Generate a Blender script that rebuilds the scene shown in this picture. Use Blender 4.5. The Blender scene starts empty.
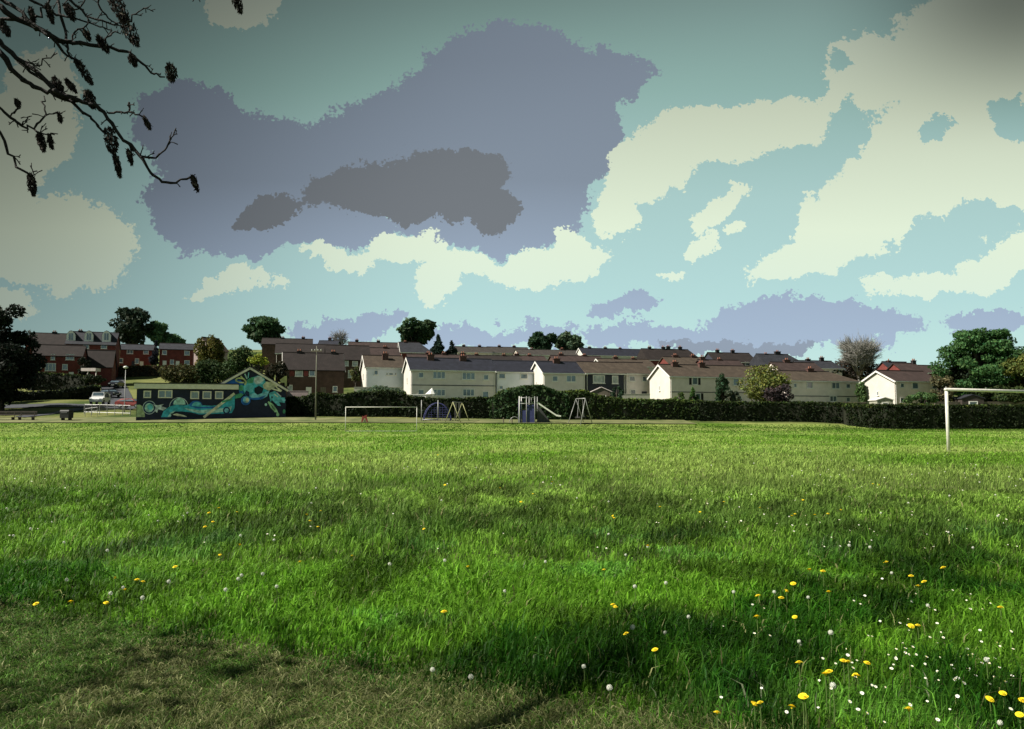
import bpy, math, random
import numpy as np
from math import radians as R, sin, cos, pi
from mathutils import Vector as V
random.seed(7); RNG = np.random.default_rng(11)
S = bpy.context.scene; C = S.collection
# ------------------------------------------------------------------ camera
F = 797.0; CZ = 1.3; HV = 418.5; PITCH = math.atan((HV-364.5)/F)
cd = bpy.data.cameras.new('camera'); cam = bpy.data.objects.new('camera', cd); C.objects.link(cam)
cam.location = (0, 0, CZ); cam.rotation_euler = (pi/2+PITCH, 0, 0)
cd.sensor_width = 36; cd.lens = F/1024*36; cd.clip_start = 0.05; cd.clip_end = 9000
S.camera = cam
def P(u, v, d):
    a = (u-512)/F; b = (364.5-v)/F
    y = -b*sin(PITCH)+cos(PITCH); z = b*cos(PITCH)+sin(PITCH)
    k = d/y
    return V((a*k, d, CZ+z*k))
# ------------------------------------------------------------------ terrain
DN = [84, 98, 108, 125, 145, 180, 220, 270, 330]
PROF = [(-150, [430.8, 425, 418.5, 410, 400, 388, 378, 368, 360]),
        (60,  [430.8, 425, 418, 405, 396, 384, 371, 362, 352]),
        (150, [430.8, 425, 417.5, 409, 400, 384, 367.5, 355, 348]),
        (250, [430.8, 425, 417.5, 410, 398, 382, 370, 358, 350]),
        (350, [430.8, 425, 418, 410, 394, 380, 366, 354, 349]),
        (450, [430.8, 425, 419.5, 402, 397, 388, 376, 362, 354]),
        (650, [430.8, 426, 421, 403, 396, 388, 380, 370, 362]),
        (825, [430.8, 427, 422, 405, 398, 392, 386, 380, 374]),
        (890, [430.8, 429.1, 427, 412, 402, 394, 388, 382, 378]),
        (1150, [430.8, 429.1, 427, 412, 402, 394, 388, 382, 378])]
DZ = [84, 98, 108, 125, 145, 180, 220, 270, 330, 420, 700, 1500]
PU = [p[0] for p in PROF]
PZ = [[CZ+(HV-v)*d/F for v, d in zip(p[1], DN)] for p in PROF]
for z in PZ:
    z[0] = 0; z += [z[8]-1.5, z[8]-8, 12]
PZ = np.array(PZ)
def T(x, y):
    if y <= 84: return 0.0
    u = min(max(512+F*x/y, PU[0]), PU[-1])
    zz = [float(np.interp(u, PU, PZ[:, k])) for k in range(0)]
    j = min(max(int(np.searchsorted(DZ, y))-1, 0), len(DZ)-2)
    t = min(max((y-DZ[j])/(DZ[j+1]-DZ[j]), 0), 1)
    a = np.interp(u, PU, PZ[:, j]); b = np.interp(u, PU, PZ[:, j+1])
    return float(a*(1-t)+b*t)
# ------------------------------------------------------------------ materials
MATS = {}
def nt(m): m.use_nodes = True; return m.node_tree
def mat(name, col, rough=.85, var=.25, scale=3., bump=.0, metal=0, spec=.3, stretch=(1, 1, 1), kind=None, col2=None):
    if name in MATS: return MATS[name]
    m = bpy.data.materials.new(name); t = nt(m); N = t.nodes; Lk = t.links
    b = N['Principled BSDF']; b.inputs['Roughness'].default_value = rough
    b.inputs['Metallic'].default_value = metal; b.inputs['Specular IOR Level'].default_value = spec
    tc = N.new('ShaderNodeTexCoord'); mp = N.new('ShaderNodeMapping'); mp.inputs['Scale'].default_value = stretch
    Lk.new(tc.outputs['Object'], mp.inputs['Vector'])
    no = N.new('ShaderNodeTexNoise'); no.inputs['Scale'].default_value = scale; no.inputs['Detail'].default_value = 5
    Lk.new(mp.outputs[0], no.inputs['Vector'])
    rp = N.new('ShaderNodeValToRGB'); e = rp.color_ramp.elements
    e[0].position = .3; e[1].position = .7
    c = V(col); c2 = V(col2) if col2 else c*(1+var)
    e[0].color = (*(c*(1-var)), 1); e[1].color = (*c2, 1)
    Lk.new(no.outputs['Fac'], rp.inputs['Fac'])
    out = rp.outputs['Color']
    if kind == 'brick' or kind == 'tile':
        br = N.new('ShaderNodeTexBrick')
        br.inputs['Color1'].default_value = (1, 1, 1, 1); br.inputs['Color2'].default_value = (.72, .70, .7, 1)
        br.inputs['Mortar'].default_value = (.75, .75, .72, 1) if kind == 'brick' else (.35, .35, .35, 1)
        br.inputs['Scale'].default_value = 1.0
        br.inputs['Mortar Size'].default_value = .012 if kind == 'brick' else .03
        br.inputs['Brick Width'].default_value = .23 if kind == 'brick' else .33
        br.inputs['Row Height'].default_value = .08 if kind == 'brick' else .22
        sx = N.new('ShaderNodeSeparateXYZ'); cx = N.new('ShaderNodeCombineXYZ'); ad = N.new('ShaderNodeMath')
        Lk.new(tc.outputs['Object'], sx.inputs[0]); Lk.new(sx.outputs[0], ad.inputs[0]); Lk.new(sx.outputs[1], ad.inputs[1])
        Lk.new(ad.outputs[0], cx.inputs[0]); Lk.new(sx.outputs[2], cx.inputs[1]); Lk.new(cx.outputs[0], br.inputs['Vector'])
        mx = N.new('ShaderNodeMix'); mx.data_type = 'RGBA'; mx.blend_type = 'MULTIPLY'; mx.inputs[0].default_value = .8
        Lk.new(out, mx.inputs[6]); Lk.new(br.outputs['Color'], mx.inputs[7]); out = mx.outputs[2]
    Lk.new(out, b.inputs['Base Color'])
    if bump:
        n2 = N.new('ShaderNodeTexNoise'); n2.inputs['Scale'].default_value = scale*6
        Lk.new(mp.outputs[0], n2.inputs['Vector'])
        bp = N.new('ShaderNodeBump'); bp.inputs['Strength'].default_value = bump; bp.inputs['Distance'].default_value = .03
        Lk.new(n2.outputs['Fac'], bp.inputs['Height']); Lk.new(bp.outputs[0], b.inputs['Normal'])
    MATS[name] = m; return m
def leafmat(name, trans=.35, rough=.6, spec=.10):
    if name in MATS: return MATS[name]
    m = bpy.data.materials.new(name); t = nt(m); N = t.nodes; Lk = t.links
    at = N.new('ShaderNodeAttribute'); at.attribute_name = 'Col'
    b = N['Principled BSDF']; b.inputs['Roughness'].default_value = rough; b.inputs['Specular IOR Level'].default_value = spec
    Lk.new(at.outputs['Color'], b.inputs['Base Color'])
    if trans:
        tr = N.new('ShaderNodeBsdfTranslucent'); mx = N.new('ShaderNodeMixShader'); mx.inputs[0].default_value = trans
        Lk.new(at.outputs['Color'], tr.inputs['Color']); Lk.new(b.outputs[0], mx.inputs[1]); Lk.new(tr.outputs[0], mx.inputs[2])
        Lk.new(mx.outputs[0], N['Material Output'].inputs['Surface'])
    MATS[name] = m; return m
def paintmat(name, rough=.7):
    m = leafmat(name, 0, rough, .2)
    t = m.node_tree; N = t.nodes
    at = [n for n in N if n.type == 'ATTRIBUTE'][0]; b = N['Principled BSDF']
    no = N.new('ShaderNodeTexNoise'); no.inputs['Scale'].default_value = 2.2; no.inputs['Detail'].default_value = 6
    tc = N.new('ShaderNodeTexCoord'); t.links.new(tc.outputs['Object'], no.inputs['Vector'])
    mr = N.new('ShaderNodeMapRange'); mr.inputs[1].default_value = .35; mr.inputs[2].default_value = .65
    mr.inputs[3].default_value = .55; mr.inputs[4].default_value = 1.15
    t.links.new(no.outputs['Fac'], mr.inputs[0])
    mu = N.new('ShaderNodeVectorMath'); mu.operation = 'SCALE'
    t.links.new(at.outputs['Color'], mu.inputs[0]); t.links.new(mr.outputs[0], mu.inputs['Scale']); t.links.new(mu.outputs[0], b.inputs['Base Color'])
    return m
M = dict(
 white=mat('white_render', (.58, .55, .50), var=.08, scale=.8, bump=.2),
 cream=mat('cream_pebbledash', (.78, .68, .63), var=.1, scale=1.0, bump=.4),
 grey=mat('grey_pebbledash', (.69, .62, .61), var=.1, scale=.9, bump=.4),
 bluewhite=mat('pale_blue_render', (.72, .74, .82), var=.07, scale=.8, bump=.2),
 navyclad=mat('dark_cladding', (.035, .038, .055), var=.2, scale=1),
 brick=mat('brown_brick', (.095, .056, .046), var=.25, scale=1.2, kind='brick'),
 redbrick=mat('red_brick', (.17, .042, .036), var=.22, scale=1.2, kind='brick'),
 slate=mat('slate_roof', (.024, .026, .040), rough=.7, var=.25, scale=1.3, kind='tile'),
 slategrey=mat('weathered_slate_roof', (.036, .038, .048), rough=.7, var=.25, scale=1.3, kind='tile'),
 browntile=mat('brown_tile_roof', (.082, .062, .046), var=.22, scale=1.1, kind='tile'),
 redtile=mat('red_tile_roof', (.058, .038, .035), var=.22, scale=1.1, kind='tile'),
 darktile=mat('dark_brown_tile_roof', (.028, .021, .020), var=.22, scale=1.1, kind='tile'),
 trim=mat('white_trim', (.76, .74, .70), rough=.5, var=.08, scale=2),
 glass=mat('window_glass', (.10, .14, .17), rough=.12, var=.5, scale=.9, spec=.8),
 glassl=mat('window_net_curtain', (.36, .38, .36), rough=.3, var=.4, scale=1.5, spec=.6),
 darkwood=mat('dark_timber', (.05, .04, .035), var=.2, scale=4),
 brickred=mat('red_panel', (.22, .05, .05), var=.2, scale=4),
 palegrey=mat('pale_grey_roof', (.062, .055, .050), var=.22, scale=1.1, kind='tile'),
 chim=mat('chimney_brick', (.11, .058, .050), var=.2, scale=2, kind='brick'),
 chimd=mat('dark_chimney_brick', (.04, .035, .04), var=.2, scale=2, kind='brick'),
 pot=mat('clay_pot', (.30, .13, .09), var=.2, scale=5),
 bark=mat('bark', (.045, .036, .028), var=.4, scale=6, bump=.6, stretch=(1, 1, .3)),
 barkp=mat('pale_bark', (.25, .24, .22), var=.3, scale=4, bump=.4, stretch=(1, 1, .3)),
 navy=mat('navy_painted_boards', (.011, .014, .040), var=.3, scale=1.5, rough=.7),
 fascia=mat('pale_fascia', (.70, .61, .58), var=.12, scale=1.5),
 felt=mat('roof_felt', (.06, .06, .065), var=.2, scale=2),
 goal=mat('goal_white_paint', (.60, .58, .53), rough=.45, var=.14, scale=7, bump=.1),
 galv=mat('galvanised_steel', (.27, .27, .265), rough=.45, var=.12, scale=6, metal=.3),
 yellow=mat('yellow_paint', (.27, .27, .13), rough=.6, var=.1, scale=6),
 purple=mat('purple_blue_panel', (.045, .048, .15), rough=.6, var=.15, scale=3),
 rubber=mat('black_plastic', (.012, .012, .013), rough=.6, var=.2, scale=5),
 redp=mat('red_paint', (.20, .035, .032), rough=.5, var=.1, scale=6),
 silver=mat('silver_car_paint', (.66, .66, .66), rough=.3, var=.05, scale=2, metal=0),
 blackp=mat('dark_car_paint', (.02, .022, .03), rough=.25, var=.05, scale=2),
 wall=mat('pale_stone_wall', (.32, .32, .25), var=.2, scale=2, bump=.4),
 pinkw=mat('pink_grey_wall', (.30, .24, .23), var=.2, scale=1.5, bump=.3),
 wood=mat('weathered_timber', (.13, .11, .085), var=.25, scale=5, stretch=(1, 1, .2)),
 bark2=mat('grey_pole_wood', (.17, .165, .13), var=.2, scale=5, stretch=(1, 1, .2)),
 lamp=mat('lamp_cover', (.7, .7, .66), rough=.4, var=.05, scale=2),
)
LEAF = leafmat('leaves', .3)
GRS = leafmat('grass_blades', .48, .55, .15)
# ------------------------------------------------------------------ object helpers
ORG = {}
def tag(o, label=None, cat=None, group=None, kind=None):
    if label: o['label'] = label
    if cat: o['category'] = cat
    if group: o['group'] = group
    if kind: o['kind'] = kind
    return o
def empty(name, loc, label, cat, group=None):
    o = bpy.data.objects.new(name, None); C.objects.link(o); o.location = loc; o.empty_display_size = .2
    ORG[o.name] = V(loc); return tag(o, label, cat, group)
class MB:
    def __init__(s): s.v = []; s.f = []; s.c = []
    def poly(s, pts, col=None):
        n = len(s.v); s.v += [tuple(p) for p in pts]; s.f.append(list(range(n, n+len(pts))))
        if col is not None: s.c += [tuple(col)]*len(pts)
        return s
    def mesh(s, vs, fs):
        n = len(s.v); s.v += [tuple(p) for p in vs]; s.f += [[i+n for i in f] for f in fs]; return s
    def box(s, fr, x0, x1, y0, y1, z0, z1):
        p = [fr(x, y, z) for z in (z0, z1) for y in (y0, y1) for x in (x0, x1)]
        return s.mesh(p, [(0, 2, 3, 1), (4, 5, 7, 6), (0, 1, 5, 4), (2, 6, 7, 3), (0, 4, 6, 2), (1, 3, 7, 5)])
    def prism(s, fr, prof, x0, x1):   # profile in (y,z), extruded in x
        n = len(prof); p = [fr(x0, y, z) for y, z in prof]+[fr(x1, y, z) for y, z in prof]
        return s.mesh(p, [list(range(n))[::-1], list(range(n, 2*n))]+[(i, (i+1) % n, n+(i+1) % n, n+i) for i in range(n)])
    def tube(s, pts, rad, n=8, cap=True):
        pts = [V(p) for p in pts]
        if not hasattr(rad, '__len__'): rad = [rad]*len(pts)
        rings = []; up = None
        for i, p in enumerate(pts):
            t = (pts[min(i+1, len(pts)-1)]-pts[max(i-1, 0)])
            if t.length < 1e-9: t = V((0, 0, 1))
            t.normalize()
            a = up-t*up.dot(t) if up is not None else None
            if a is None or a.length < 1e-4:
                a = t.cross(V((0, 0, 1)) if abs(t.z) < .9 else V((1, 0, 0)))
            a.normalize(); up = a; b = t.cross(a)
            rings.append([p+a*(cos(2*pi*k/n)*rad[i])+b*(sin(2*pi*k/n)*rad[i]) for k in range(n)])
        vs = [q for r in rings for q in r]; fs = []
        for i in range(len(pts)-1):
            for k in range(n):
                fs.append((i*n+k, i*n+(k+1) % n, (i+1)*n+(k+1) % n, (i+1)*n+k))
        if cap: fs += [list(range(n))[::-1], [len(vs)-n+k for k in range(n)]]
        return s.mesh(vs, fs)
    def build(s, name, m, parent=None, smooth=False, org=None):
        if parent is not None:
            r = parent
            while r.parent is not None: r = r.parent
            o0 = ORG[r.name]
        else:
            o0 = V(org) if org is not None else V((0, 0, 0))
        me = bpy.data.meshes.new(name)
        me.from_pydata([(a-o0.x, b-o0.y, c-o0.z) for a, b, c in s.v], [], s.f); me.materials.append(m)
        if s.c:
            at = me.color_attributes.new('Col', 'FLOAT_COLOR', 'POINT')
            at.data.foreach_set('color', np.array([(*c, 1) for c in s.c], 'f').ravel())
        if smooth: me.polygons.foreach_set('use_smooth', [True]*len(me.polygons))
        me.update()
        o = bpy.data.objects.new(name, me); C.objects.link(o)
        if parent is not None: o.parent = parent
        else: o.location = o0; ORG[o.name] = o0
        return o
def npmesh(name, verts, faces, cols, m, parent=None, org=(0, 0, 0)):
    """faces: list of (array of n x k) ; cols per vertex"""
    if parent is not None:
        r = parent
        while r.parent is not None: r = r.parent
        org = ORG[r.name]
    me = bpy.data.meshes.new(name); nv = len(verts)
    me.vertices.add(nv); me.vertices.foreach_set('co', (verts-np.array(org)).astype('f').ravel())
    li = np.concatenate([f.ravel() for f in faces]).astype('i')
    tot = np.concatenate([np.full(len(f), f.shape[1]) for f in faces]).astype('i')
    st = np.concatenate([[0], np.cumsum(tot)[:-1]]).astype('i')
    me.loops.add(len(li)); me.loops.foreach_set('vertex_index', li)
    me.polygons.add(len(tot)); me.polygons.foreach_set('loop_start', st); me.polygons.foreach_set('loop_total', tot)
    me.update(calc_edges=True)
    if cols is not None:
        at = me.color_attributes.new('Col', 'FLOAT_COLOR', 'POINT')
        c = np.ones((nv, 4), 'f'); c[:, :3] = cols; at.data.foreach_set('color', c.ravel())
    me.materials.append(m); me.validate()
    o = bpy.data.objects.new(name, me); C.objects.link(o)
    if parent is not None: o.parent = parent
    else: o.location = org; ORG[o.name] = V(org)
    return o
def frame(o, th):
    c, s = cos(R(th)), sin(R(th)); o = V(o)
    return lambda x, y, z: V((o.x+x*c-y*s, o.y+x*s+y*c, o.z+z))
W = lambda x, y, z: V((x, y, z))
# ------------------------------------------------------------------ value noise (numpy)
_G = RNG.random((256, 256))
def vnoise(x, y):
    xi = np.floor(x).astype(int); yi = np.floor(y).astype(int); fx = x-xi; fy = y-yi
    fx = fx*fx*(3-2*fx); fy = fy*fy*(3-2*fy)
    g = lambda a, b: _G[a & 255, b & 255]
    return (g(xi, yi)*(1-fx)+g(xi+1, yi)*fx)*(1-fy)+(g(xi, yi+1)*(1-fx)+g(xi+1, yi+1)*fx)*fy
def fbm(x, y, o=3): return sum(vnoise(x*2**k+17*k, y*2**k+5*k)*.5**k for k in range(o))/sum(.5**k for k in range(o))
# ------------------------------------------------------------------ ground
def ground_material():
    m = bpy.data.materials.new('field_grass'); t = nt(m); N = t.nodes; Lk = t.links; b = N['Principled BSDF']
    b.inputs['Roughness'].default_value = .9; b.inputs['Specular IOR Level'].default_value = .1
    tc = N.new('ShaderNodeTexCoord')
    def noise(sc, det, stretch=(1, 1, 1)):
        mp = N.new('ShaderNodeMapping'); mp.inputs['Scale'].default_value = stretch
        n = N.new('ShaderNodeTexNoise'); n.inputs['Scale'].default_value = sc; n.inputs['Detail'].default_value = det
        Lk.new(tc.outputs['Object'], mp.inputs[0]); Lk.new(mp.outputs[0], n.inputs['Vector']); return n.outputs['Fac']
    def ramp(f, a, bb, ca, cb):
        r = N.new('ShaderNodeValToRGB'); r.color_ramp.elements[0].position = a; r.color_ramp.elements[1].position = bb
        r.color_ramp.elements[0].color = (*ca, 1); r.color_ramp.elements[1].color = (*cb, 1); Lk.new(f, r.inputs[0]); return r.outputs[0]
    def mix(f, a, c, mode='MIX'):
        x = N.new('ShaderNodeMix'); x.data_type = 'RGBA'; x.blend_type = mode
        if isinstance(f, float): x.inputs[0].default_value = f
        else: Lk.new(f, x.inputs[0])
        Lk.new(a, x.inputs[6]); Lk.new(c, x.inputs[7]); return x.outputs[2]
    big = ramp(noise(.12, 6, (1, .45, 1)), .40, .60, (.10, .19, .02), (.24, .31, .08))
    fine = ramp(noise(2.5, 6), .35, .65, (.45, .5, .4), (1.2, 1.15, 1.1))
    field = mix(.85, big, fine, 'MULTIPLY')
    rough = ramp(noise(.09, 7), .42, .58, (.055, .085, .022), (.17, .18, .065))
    rough = mix(.6, rough, fine, 'MULTIPLY')
    soil = ramp(noise(14, 6), .35, .65, (.018, .035, .007), (.050, .065, .018))
    sx = N.new('ShaderNodeSeparateXYZ'); Lk.new(tc.outputs['Object'], sx.inputs[0])
    def mr(a, c):
        r = N.new('ShaderNodeMapRange'); r.inputs[1].default_value = a; r.inputs[2].default_value = c; Lk.new(sx.outputs[1], r.inputs[0]); return r.outputs[0]
    near = mix(mr(10, 34), soil, field)
    Lk.new(mix(mr(102, 106), near, rough), b.inputs['Base Color'])
    return m
def build_ground():
    xs = [-4000, -2000, -1000, -500]+list(range(-300, -100, 20))+list(np.arange(-100, 101, 4))+list(range(120, 301, 20))+[500, 1000, 2000, 4000]
    ys = [-3000, -800, -200, -50, 0, 20, 40, 60, 75, 80, 84]+[float(a) for a in np.arange(86, 150, 2)]+list(range(150, 340, 5))+[360, 390, 420, 500, 600, 700, 1000, 1500, 2500, 5000]
    nx = len(xs); mb = MB()
    for y in ys:
        for x in xs: mb.v.append((x, y, T(x, y)+(.15*(fbm(np.array([x*.15]), np.array([y*.15]))[0]-.5) if y > 112 else 0)))
    for j in range(len(ys)-1):
        for i in range(nx-1): mb.f.append([j*nx+i, j*nx+i+1, (j+1)*nx+i+1, (j+1)*nx+i])
    tag(mb.build('ground', ground_material(), smooth=True), kind='structure')
build_ground()
def strip(name, pts, w, m, off=.06, step=2.0, label=None):
    mb = MB(); pts = [V((p[0], p[1], 0)) for p in pts]; ring = []
    for a, b in zip(pts, pts[1:]):
        n = max(1, int((b-a).length/step)); nrm = V((-(b-a).y, (b-a).x, 0)).normalized()
        for k in range(n+(1 if b is pts[-1] else 0)):
            ring.append((a.lerp(b, k/n), nrm))
    for p, nrm in ring:
        for q in range(5):
            c = p+nrm*(w*(q/4-.5)); mb.v.append((c.x, c.y, T(c.x, c.y)+off))
    for i in range(len(ring)-1):
        for q in range(4): mb.f.append([i*5+q, i*5+q+1, (i+1)*5+q+1, (i+1)*5+q])
    return tag(mb.build(name, m), kind='structure')
XU = lambda u, d: (u-512)/F*d
pathm = mat('worn_gravel_path', (.10, .13, .04), var=.25, scale=.5, bump=.2, col2=(.19, .19, .085))
tar = mat('tarmac', (.055, .058, .068), var=.2, scale=1.5)
strip('path', [(XU(-200, 104), 104), (XU(250, 104), 104), (XU(420, 104), 104), (XU(560, 104.4), 104.4), (XU(690, 105), 105)], 7, pathm, .10)
strip('road', [(XU(-250, 124), 121), (XU(60, 124), 125), (XU(135, 124), 125.5)], 6, tar)
strip('hill_road', [(XU(118, 128), 128.5), (XU(117, 150), 150), (XU(113, 175), 175), (XU(110, 205), 205)], 5, tar, .08)
strip('footpath', [(XU(20, 109), 109), (XU(60, 114), 114), (XU(85, 121), 121)], 2.4, tar, .08)
# ------------------------------------------------------------------ buildings
def rect_ring(mb, pt, a0, a1, b0, b1, t, o0, o1):
    """window ring; pt(a, o, b) -> world: a along wall, o outward, b up"""
    for x0, x1, z0, z1 in ((a0, a1, b0, b0+t), (a0, a1, b1-t, b1), (a0, a0+t, b0+t, b1-t), (a1-t, a1, b0+t, b1-t)):
        mb.box(lambda x, y, z: pt(x, y, z), x0, x1, o0, o1, z0, z1)
def window(parent, pt, a, b, w, h, style='std', gm='glass'):
    mb = MB(); t = .11 if w > .7 else .09
    rect_ring(mb, pt, a-w/2, a+w/2, b-h/2, b+h/2, t, .003, .09)
    if w > 1.3:
        n = 3 if w > 1.9 else 2
        for k in range(1, n): mb.box(pt, a-w/2+w*k/n-.045, a-w/2+w*k/n+.045, .003, .08, b-h/2+t, b+h/2-t)
    mb.box(pt, a-w/2-.08, a+w/2+.08, .003, .16, b-h/2-.10, b-h/2-.004)
    fr = mb.build('window', M['trim'], parent)
    MB().box(pt, a-w/2+t, a+w/2-t, .004, .03, b-h/2+t, b+h/2-t).build('pane', M[gm], fr)
    if style == 'shut':
        for s in (-1, 1):
            MB().box(pt, a+s*(w/2+.3)-.2, a+s*(w/2+.3)+.2, .003, .05, b-h/2, b+h/2).build('shutter', M['rubber'], parent)
def house(name, label, cat, u0, u1, d, ve, th=17, depth=7., hw=5., hr=2.1, wallm='grey', roofm='slate', gablem=None, hipL=0, hipR=0,
          wins=(), gwins=(), chims=(), group=None, band=False, barge=True, gutter=True, sink=2.5, doors=(), chm='chim', panels=(), ov=.35):
    p0 = P(u0, ve, d); c, s = cos(R(th)), sin(R(th))
    q = P(u1, ve, d); k = q.x/q.y; L = (k*p0.y-p0.x)/(c-k*s)
    ze = p0.z; org = V((p0.x, p0.y, ze-hw)); fr = frame(org, th)
    root = empty(name, org, label, cat, group)
    wm, rm, gm = M[wallm], M[roofm], M[gablem or wallm]
    hb = -sink
    w = MB()
    w.poly([fr(0, 0, hb), fr(L, 0, hb), fr(L, 0, hw), fr(0, 0, hw)])
    w.poly([fr(L, depth, hb), fr(0, depth, hb), fr(0, depth, hw), fr(L, depth, hw)])
    ap = hr-.12
    def gab(mb, x, hip):
        pts = [fr(x, 0, hb), fr(x, 0, hw)]+([] if hip else [fr(x, depth/2, hw+ap)])+[fr(x, depth, hw), fr(x, depth, hb)]
        mb.poly(pts if x > 0 else pts[::-1])
    gab(w, L, hipR)
    if gablem and gablem != wallm:
        w.build('wall', wm, root); g = MB(); gab(g, 0, hipL); g.build('gable_wall', gm, root)
    else:
        gab(w, 0, hipL); w.build('wall', wm, root)
    # roof
    sl = hr/(depth/2); ez = hw-ov*sl; x0, x1 = -.25, L+.25; t = .16
    r = MB()
    if not hipL and not hipR:
        prof = [(-ov, ez), (-ov, ez+t), (depth/2, hw+hr+t), (depth+ov, ez+t), (depth+ov, ez), (depth/2, hw+hr)]
        r.prism(fr, prof, x0, x1)
    else:
        a = x0+(hipL if hipL else 0); b = x1-(hipR if hipR else 0)
        pts = [fr(x0, -ov, ez+t), fr(x1, -ov, ez+t), fr(x1, depth+ov, ez+t), fr(x0, depth+ov, ez+t), fr(a, depth/2, hw+hr+t), fr(b, depth/2, hw+hr+t)]
        pts += [fr(x0, -ov, ez), fr(x1, -ov, ez), fr(x1, depth+ov, ez), fr(x0, depth+ov, ez)]
        r.mesh(pts, [(0, 1, 5, 4), (1, 2, 5), (2, 3, 4, 5), (3, 0, 4), (0, 6, 7, 1), (1, 7, 8, 2), (2, 8, 9, 3), (3, 9, 6, 0), (9, 8, 7, 6)])
    ro = r.build('roof', rm, root)
    # ridge tiles
    a = x0+(hipL or 0); b = x1-(hipR or 0)
    MB().tube([fr(a, depth/2, hw+hr+t+.02), fr(b, depth/2, hw+hr+t+.02)], .11, 6).build('ridge_tiles', M['darktile' if roofm != 'slate' else 'slategrey'], ro)
    for ch in chims:
        uc, cw, chh = ch[0], ch[1], ch[2]; qq = P(uc, ve, d); kk = qq.x/qq.y
        xx = (kk*p0.y-p0.x)/(c-kk*s)+.0; yy = depth/2-(ch[3] if len(ch) > 3 else 0)
        cb = MB(); cb.box(fr, xx-cw/2, xx+cw/2, yy-.3, yy+.3, hw+.6, hw+hr+chh)
        cb.box(fr, xx-cw/2-.07, xx+cw/2+.07, yy-.37, yy+.37, hw+hr+chh+.002, hw+hr+chh+.14)
        co = cb.build('chimney', M[chm], ro)
        pb = MB(); n = 2 if cw > .7 else 1
        for i in range(n):
            px = xx+(i-(n-1)/2)*.38; pb.tube([fr(px, yy, hw+hr+chh+.14), fr(px, yy, hw+hr+chh+.5)], [.13, .10], 8)
        pb.build('chimney_pot', M['pot'], ro)
    if barge:
        for x in ([-.28] if not hipL else [])+([L+.24] if not hipR else []):
            bb = MB(); h0 = ez-.12
            for ya, yb in ((-ov, depth/2), (depth+ov, depth/2)):
                za, zb = h0, hw+hr-.12
                bb.mesh([fr(x-.03, ya, za), fr(x+.03, ya, za), fr(x+.03, ya, za+.26), fr(x-.03, ya, za+.26),
                         fr(x-.03, yb, zb), fr(x+.03, yb, zb), fr(x+.03, yb, zb+.26), fr(x-.03, yb, zb+.26)],
                        [(0, 1, 2, 3), (4, 7, 6, 5), (0, 4, 5, 1), (1, 5, 6, 2), (2, 6, 7, 3), (3, 7, 4, 0)])
            bb.build('bargeboard', M['trim'], root)
    if gutter:
        g = MB(); g.box(fr, x0+.02, x1-.02, -ov-.10, -ov-.005, ez-.05, ez+.12)
        for x in (.15, L-.15): g.tube([fr(x, -ov-.05, ez-.02), fr(x, -.08, hw-.55), fr(x, -.08, 0)], .045, 6)
        g.build('gutter', M['trim'] if hw > 0 else M['trim'], root)
    if band: MB().box(fr, .02, L-.02, -.05, -.003, hw*.50-.06, hw*.50+.06).build('string_course', M['slategrey'], root)
    pt = lambda a, o, b: fr(a, -o, b)
    def hit(u, v):
        e = P(u, v, 100); dx, dy, dz = e.x, e.y, e.z-CZ
        # plane through org with normal (s,-c)
        k2 = (s*org.x-c*org.y)/(s*dx-c*dy); X, Y, Z = dx*k2, dy*k2, CZ+dz*k2
        return ((X-org.x)*c+(Y-org.y)*s, Z-org.z)
    for wv in wins:
        a_, b_ = hit(wv[0], wv[1]); window(root, pt, a_, b_, wv[2], wv[3], wv[4] if len(wv) > 4 else 'std', wv[5] if len(wv) > 5 else 'glass')
    for dv in doors:
        a_, b_ = hit(dv[0], ve); do = MB().box(pt, a_-.45, a_+.45, .003, .06, -.2, 2.0).build('door', M[dv[1]], root)
        MB().box(pt, a_+.28, a_+.36, .062, .12, .85, .97).build('door_handle', M['galv'], do)
    for pv in panels:
        a_, b_ = hit(pv[0], pv[1]); MB().box(pt, a_-pv[2]/2, a_+pv[2]/2, .003, .04, b_-pv[3]/2, b_+pv[3]/2).build('wall_panel', M[pv[4]], root)
    gp = lambda a, o, b: fr(-o, depth-a, b)
    for (yy, zz, ww, hh) in gwins: window(root, gp, yy, zz, ww, hh)
    return root, fr, L
HG = 'pale houses in the row beyond the hedge'
house('house', 'white rendered house with brown roof and pale blue front beside the slate roofed pair', 'house', 366, 404, 134, 367, wallm='bluewhite', gablem='white', roofm='browntile',
      wins=[(376, 372.5, .7, .8), (387, 374, .35, .45), (391, 374, .8, .5), (395.5, 374, .35, .45), (380, 391, .9, .9)], gwins=[(3.5, 3.6, .4, .8)], chims=[(387, 1.0, .3, 1.2)], group=HG, ov=.3)
house('house', 'long grey pebbledash house pair with near black slate roof and cream gable end', 'house', 411, 495.5, 127, 369.3, wallm='grey', gablem='white', roofm='slate', hr=2.0,
      wins=[(421, 375, .9, .9), (439, 375, 2.1, 1.2), (468.5, 376, 2.2, 1.2), (486, 377.3, .9, .9), (421, 392.5, 1, 1), (439, 392.5, 2.1, 1.1), (468.5, 392.5, 2.0, 1.2), (485.5, 394.5, 1.1, 1.1)],
      gwins=[(3.5, 3.4, .3, .8)], chims=[(434, 1.1, .5, .6), (467, 1.1, .4, .6)], band=True, group=HG)
house('house', 'pale blue white house with slate roof in between the two grey slate roofed houses', 'house', 497, 540, 131, 371.3, wallm='bluewhite', roofm='slate', hr=1.9,
      wins=[(502, 376, 1.2, .9), (524, 376.3, 1.3, .9), (501, 387.5, .7, .6, 'std', 'glass')], group=HG)
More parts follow.
